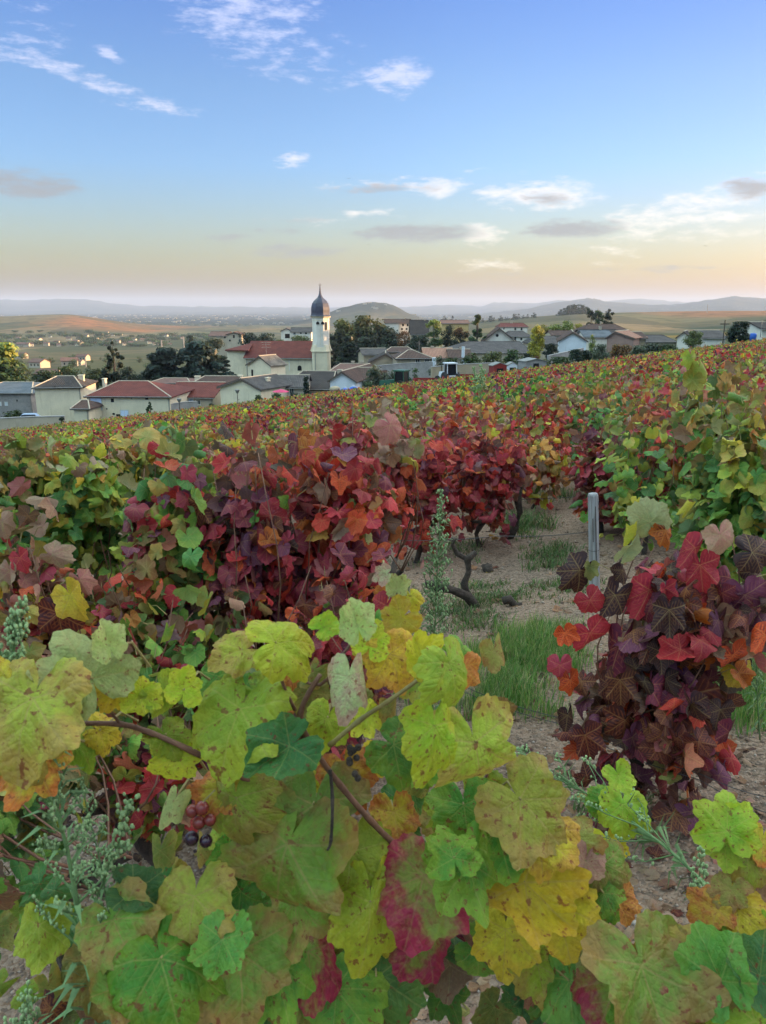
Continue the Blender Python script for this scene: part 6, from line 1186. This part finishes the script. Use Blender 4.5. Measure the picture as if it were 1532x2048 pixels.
for i, (px, py, b, w, D, p, l) in enumerate([(880, 712, 752, 46, 118, 'grey', 'greyish bush before the side wing'), (905, 715, 755, 60, 116, 'green', 'green garden bush behind the white cab'), (945, 708, 752, 60, 118, 'green', 'leafy garden bush in the middle of the gardens'), (985, 705, 745, 60, 122, 'olive', 'olive garden bush behind the red shed'), (1025, 700, 742, 56, 124, 'green', 'green garden bush behind the tiny whitish shed'), (1050, 706, 738, 36, 122, 'dark', 'dark garden bush left of the red flowering one'),
   (1072, 713, 730, 24, 118, 'rust', 'reddish flowering bush below the yellow poplar'), (1085, 722, 745, 40, 110, 'green', 'green bush on the slope right of the grey stone shed'), (1120, 716, 735, 60, 112, 'green', 'grassy green bush below the low wall'), (1148, 700, 722, 44, 118, 'dark', 'dark rounded hedge bush before the white gable barn'), (1170, 702, 720, 40, 120, 'dark', 'dark hedge bush at the right foot of the white gable barn'),
   (1200, 690, 716, 50, 125, 'grey', 'grey-green bush below the brown roofed house'), (1240, 690, 712, 56, 128, 'rust', 'brown bush before the pinkish stone barn'), (1275, 692, 708, 36, 130, 'grey', 'greyish bush below the low brown wing'), (1305, 688, 702, 50, 135, 'grey', 'grey scrub before the grey-roofed house'), (1335, 690, 702, 40, 132, 'green', 'green scrub left of the small white gable')]):
    T(px, py, b, w, D, 'bush', p, l, n=750, cat='bush')
T(1183, 668, 705, 18, 135, 'poplar', 'lime', 'little yellow-green tree right of the white gable barn', n=600); T(1386, 664, 694, 40, 140, 'round', 'olive', 'olive round tree left of the long white house', n=1000); T(1475, 645, 694, 50, 128, 'round', 'dark', 'dark bushy tree right of the power pole', n=1900); T(1506, 652, 692, 34, 135, 'round', 'olive', 'olive tree beside the blue tank', n=900); T(1532, 640, 680, 20, 150, 'pine', 'dark', 'dark pine at the very right edge', n=500)
for i, (px, py, w, p, l) in enumerate([(1085, 650, 30, 'yellow', 'yellow tree left in the row on the slope'), (1108, 646, 34, 'lime', 'yellow-green tree second in the row on the slope'), (1132, 642, 34, 'lime', 'pale green tree in the middle of the row on the slope'), (1158, 648, 30, 'yellow', 'yellow tree at the right end of the row on the slope')]): T(px, py, 690, w, 300, 'round', p, l, n=900)
T(1180, 616, 668, 26, 280, 'pine', 'dark', 'left of the three dark pines above the brown hipped roof', n=1000); T(1196, 620, 668, 26, 282, 'pine', 'green', 'middle one of the dark pines above the brown hipped roof', n=1000); T(1214, 618, 668, 24, 284, 'pine', 'dark', 'right of the three dark pines above the brown hipped roof', n=900)
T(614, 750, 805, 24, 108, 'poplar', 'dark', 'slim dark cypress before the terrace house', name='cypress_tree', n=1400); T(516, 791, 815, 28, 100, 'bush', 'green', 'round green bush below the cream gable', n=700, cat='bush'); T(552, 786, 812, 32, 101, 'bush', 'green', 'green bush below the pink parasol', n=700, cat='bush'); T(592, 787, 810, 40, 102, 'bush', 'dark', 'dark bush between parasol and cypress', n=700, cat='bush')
T(752, 733, 792, 50, 100, 'round', 'grey', 'airy grey-green tree right of the bluish gable', n=1100); T(790, 742, 790, 50, 98, 'round', 'grey', 'airy dark tree over the green tractor', n=1000); T(828, 736, 785, 36, 100, 'bush', 'green', 'bush left of the dark red trailer', n=600, cat='bush'); T(740, 765, 795, 30, 96, 'bush', 'green', 'low bush at the corner of the beige house', n=500, cat='bush')
T(302, 802, 840, 26, 96, 'conifer', 'green', 'small green fir before the farmhouse wall', n=900, name='fir_tree'); T(32, 822, 850, 70, 104, 'bush', 'green', 'long green hedge bush behind the garden wall', n=900, cat='bush'); T(125, 832, 860, 16, 97, 'bush', 'dark', 'small dark shrub at the end of the garden wall', n=400, cat='bush'); T(424, 808, 822, 24, 100, 'bush', 'dark', 'very dark low bush before the cream wall', n=400, cat='bush')
# tree line on the right-hand skyline and the hazy wood on its hill
far_t = T(890, 632, 645, 17, 1400, 'bush', 'dark', 'small dark tree of the row on the skyline behind the village', name='skyline_tree', n=160, group='skyline trees'); src = [far_t, T(905, 631, 645, 19, 1400, 'conifer', 'dark', 'small dark tree of the row on the skyline behind the village', n=160, group='skyline trees')]
def copy_thing(o, loc, s=1., rz=0.):
    c = o.copy(); COL.objects.link(c); c.location = loc; c.scale = (s, s, s); c.rotation_euler = (0, 0, rz)
    for ch in o.children:
        d = ch.copy(); COL.objects.link(d); d.parent = c
    return c
for i in range(26):
    px = 872+i*8+rng.uniform(-4, 4); D = 1400+rng.uniform(-20, 60); p = at(px, 645, D); copy_thing(src[i % 2], (p.x, D, gz(p.x, D)-.2), rng.uniform(.5, 1.05), rng.uniform(0, 6))
for i in range(34):
    px = 1116+rng.uniform(0, 66); D = 1400+rng.uniform(-30, 80); p = at(px, 640, D); c = copy_thing(src[i % 2], (p.x, D, gz(p.x, D)-1), rng.uniform(.5, .8)+.9*math.sin(max(0, min(3.14, (px-1116)/66*3.14))), rng.uniform(0, 6)); tag(c, 'hazy tree of the wooded knoll behind the village', group='trees on the wooded knoll')
# hamlets across the valley
def far_house(label, group, wall, roofm, w=10, d=8, h=3.6):
    t = empty('far_house', (0, 0, 0), label=label, cat='house', group=group); m = MB(); m.add([(-w/2, 0, -4), (w/2, 0, -4), (w/2, d, -4), (-w/2, d, -4), (-w/2, 0, h), (w/2, 0, h), (w/2, d, h), (-w/2, d, h), (-w/2, d/2, h+1.8), (w/2, d/2, h+1.8)], [(0, 1, 5, 4), (1, 2, 6, 9, 5), (2, 3, 7, 6), (3, 0, 4, 8, 7), (4, 5, 9, 8), (6, 7, 8, 9)]); m.build('wall', wall, t)
    m = MB(); m.hexa([(-w/2-.5, -.5, h-.3), (w/2+.5, -.5, h-.3), (w/2+.5, d/2, h+1.9), (-w/2-.5, d/2, h+1.9), (-w/2-.5, -.5, h), (w/2+.5, -.5, h), (w/2+.5, d/2, h+2.2), (-w/2-.5, d/2, h+2.2)]); m.hexa([(w/2+.5, d+.5, h-.3), (-w/2-.5, d+.5, h-.3), (-w/2-.5, d/2, h+1.9), (w/2+.5, d/2, h+1.9), (w/2+.5, d+.5, h), (-w/2-.5, d+.5, h), (-w/2-.5, d/2, h+2.2), (w/2+.5, d/2, h+2.2)]); m.build('roof', roofm, t)
    m = MB(); [m.box(x-.5, x+.5, -.06, .02, z, z+1.3) for x, z in ((-w*.3, 1.2), (0, 1.2), (w*.3, 1.2))]; m.build('window', MATS['glass'], t); return t
fa = far_house('small pale house in the hamlet below the orange hill', 'hamlet across the valley', PL['beige'], RM['pinkx']); fb = far_house('small pale house in the hamlet below the orange hill', 'hamlet across the valley', PL['cream'], RM['brownx'])
def put(px, py, D, src_, s=1., label=None, group=None, first=False):
    p = at(px, py, D); z = gz(p.x, p.y); c = src_ if first else copy_thing(src_, (0, 0, 0)); c.location = (p.x, p.y, z if abs(z-p.z) > 2 else p.z); c.scale = (s,)*3; c.rotation_euler = (0, 0, rng.uniform(-.6, .6)); tag(c, label, group=group); return c
put(40, 688, 1150, fa, first=True); put(60, 688, 1150, fb, first=True)
HL = [(8, 690), (25, 686), (52, 692), (75, 676), (92, 690), (112, 684), (118, 692), (137, 675), (150, 686), (155, 690), (160, 688), (180, 678), (190, 674), (205, 690), (215, 688), (222, 677), (236, 684), (250, 690), (262, 688), (268, 676), (285, 678), (300, 686), (312, 690), (322, 684), (340, 690), (18, 665), (35, 672), (62, 668), (80, 655), (98, 668), (128, 664), (170, 668), (181, 655), (200, 663), (212, 655), (225, 662), (240, 660), (350, 668), (365, 672), (330, 662)]
for i, (x, y) in enumerate(HL): put(x, y, float(np.interp(y, [655, 675, 692], [1650, 1400, 1130])), (fa, fb)[i % 2], rng.uniform(.5, .85))
for (x, y, D, s, l) in [(138, 722, 520, 1.0, 'white house with two dark doors standing alone in the valley fields'), (160, 706, 640, .9, 'white house with pink roof behind the lone white one'), (68, 720, 500, 1.0, 'pale low house with grey roof near the golden-topped tree'), (35, 694, 700, .9, 'pale house beside the field track at the left'), (90, 745, 330, .9, 'old pale farmhouse behind the tower house'), (152, 722, 540, .7, 'dark-roofed annex right of the lone white house')]: put(x, y, D, fa, s, l, 'lone houses in the valley')
wt1 = T(120, 686, 700, 30, 1150, 'round', 'green', 'small tree among the hamlet houses', n=140, group='hamlet trees'); 
for i in range(150):
    px = rng.uniform(-10, 480); py = rng.uniform(650, 695); D = float(np.interp(py, [650, 675, 695], [1650, 1400, 1120])); p = at(px, py, D); c = copy_thing(wt1, (p.x, p.y, gz(p.x, p.y)), rng.uniform(.5, 1.3), rng.uniform(0, 6))
wt2 = T(300, 725, 745, 26, 420, 'round', 'green', 'scrubby tree on the valley slope behind the cedars', n=300, group='valley scrub')
for i in range(60):
    px = rng.uniform(-20, 560); py = rng.uniform(705, 755); D = float(np.interp(py, [705, 760], [760, 330])); p = at(px, py, D); c = copy_thing(wt2, (p.x, p.y, gz(p.x, p.y)), rng.uniform(.35, 1.1), rng.uniform(0, 6))
# specks of the distant town and woods on the plain: nobody could count them
n = 420; D = rng.uniform(3300, 8500, n); x = D*rng.uniform(-.55, .12, n); z = terr(x, D); s = rng.uniform(4, 10, n); Vt = []; Ft = []
m = MB()
for i in range(n): m.box(x[i]-s[i], x[i]+s[i], D[i]-s[i]*.6, D[i]+s[i]*.6, z[i]-4, z[i]+s[i]*.55)
tag(m.build('distant_town', PL['beige']), 'pale specks of a far town on the hazy plain', 'town', kind='stuff')
n = 5200; D = 2700*np.exp(rng.random(n)*1.2); x = D*rng.uniform(-.6, .62, n); k = vnoise(x, D, 420, 44); ok = (k > .5) & ~((D > 2700) & (D < 4600) & (x/D > -.16) & (x/D < .13)); x, D = x[ok], D[ok]; z = terr(x, D); n = len(x); s = rng.uniform(5, 15, n)
oc2 = np.array([(1, 0, 0), (.3, .95, 0), (-.8, .6, 0), (-.8, -.6, 0), (.3, -.95, 0), (0, 0, .62)]); v = oc2[None]*s[:, None, None]*rng.uniform(.7, 1.3, (n, 6, 1))+np.stack([x, D, z], -1)[:, None]; Tt = np.array([(0, 1, 5), (1, 2, 5), (2, 3, 5), (3, 4, 5), (4, 0, 5)])
c = np.array([(.035, .055, .025), (.06, .07, .03), (.08, .075, .03)])[rng.integers(0, 3, n)]; me = npmesh('distant_woods', v.reshape(-1, 3), (Tt[None]+(np.arange(n)*6)[:, None, None]).reshape(-1, 3), MATS['leaf_far'], {'c1': ('FLOAT_COLOR', np.repeat(np.hstack([c, np.ones((n, 1))])[:, None], 6, 1).reshape(-1, 4))}, smooth=True); tag(link('distant_woods', me), 'scattered woods on the hazy plain and hills', 'woods', kind='stuff')
# birds
for (px, py, l) in [(697, 357, 'tiny dark bird high over the village'), (737, 489, 'tiny dark bird above the long grey cloud'), (1412, 492, 'tiny dark bird over the far right ridge')]:
    O = at(px, py, 120); m = MB(); m.add([(0, -.15, 0), (.02, .18, .01), (-.42, .02, .10), (.42, .02, .10), (0, .0, -.05), (-.2, .06, .06), (.2, .06, .06)], [(0, 5, 2), (5, 1, 2), (0, 3, 6), (6, 3, 1), (0, 4, 1, 5), (0, 6, 1, 4)]); o = m.build('bird', MATS['rubber']); o.location = O; tag(o, l, 'bird')
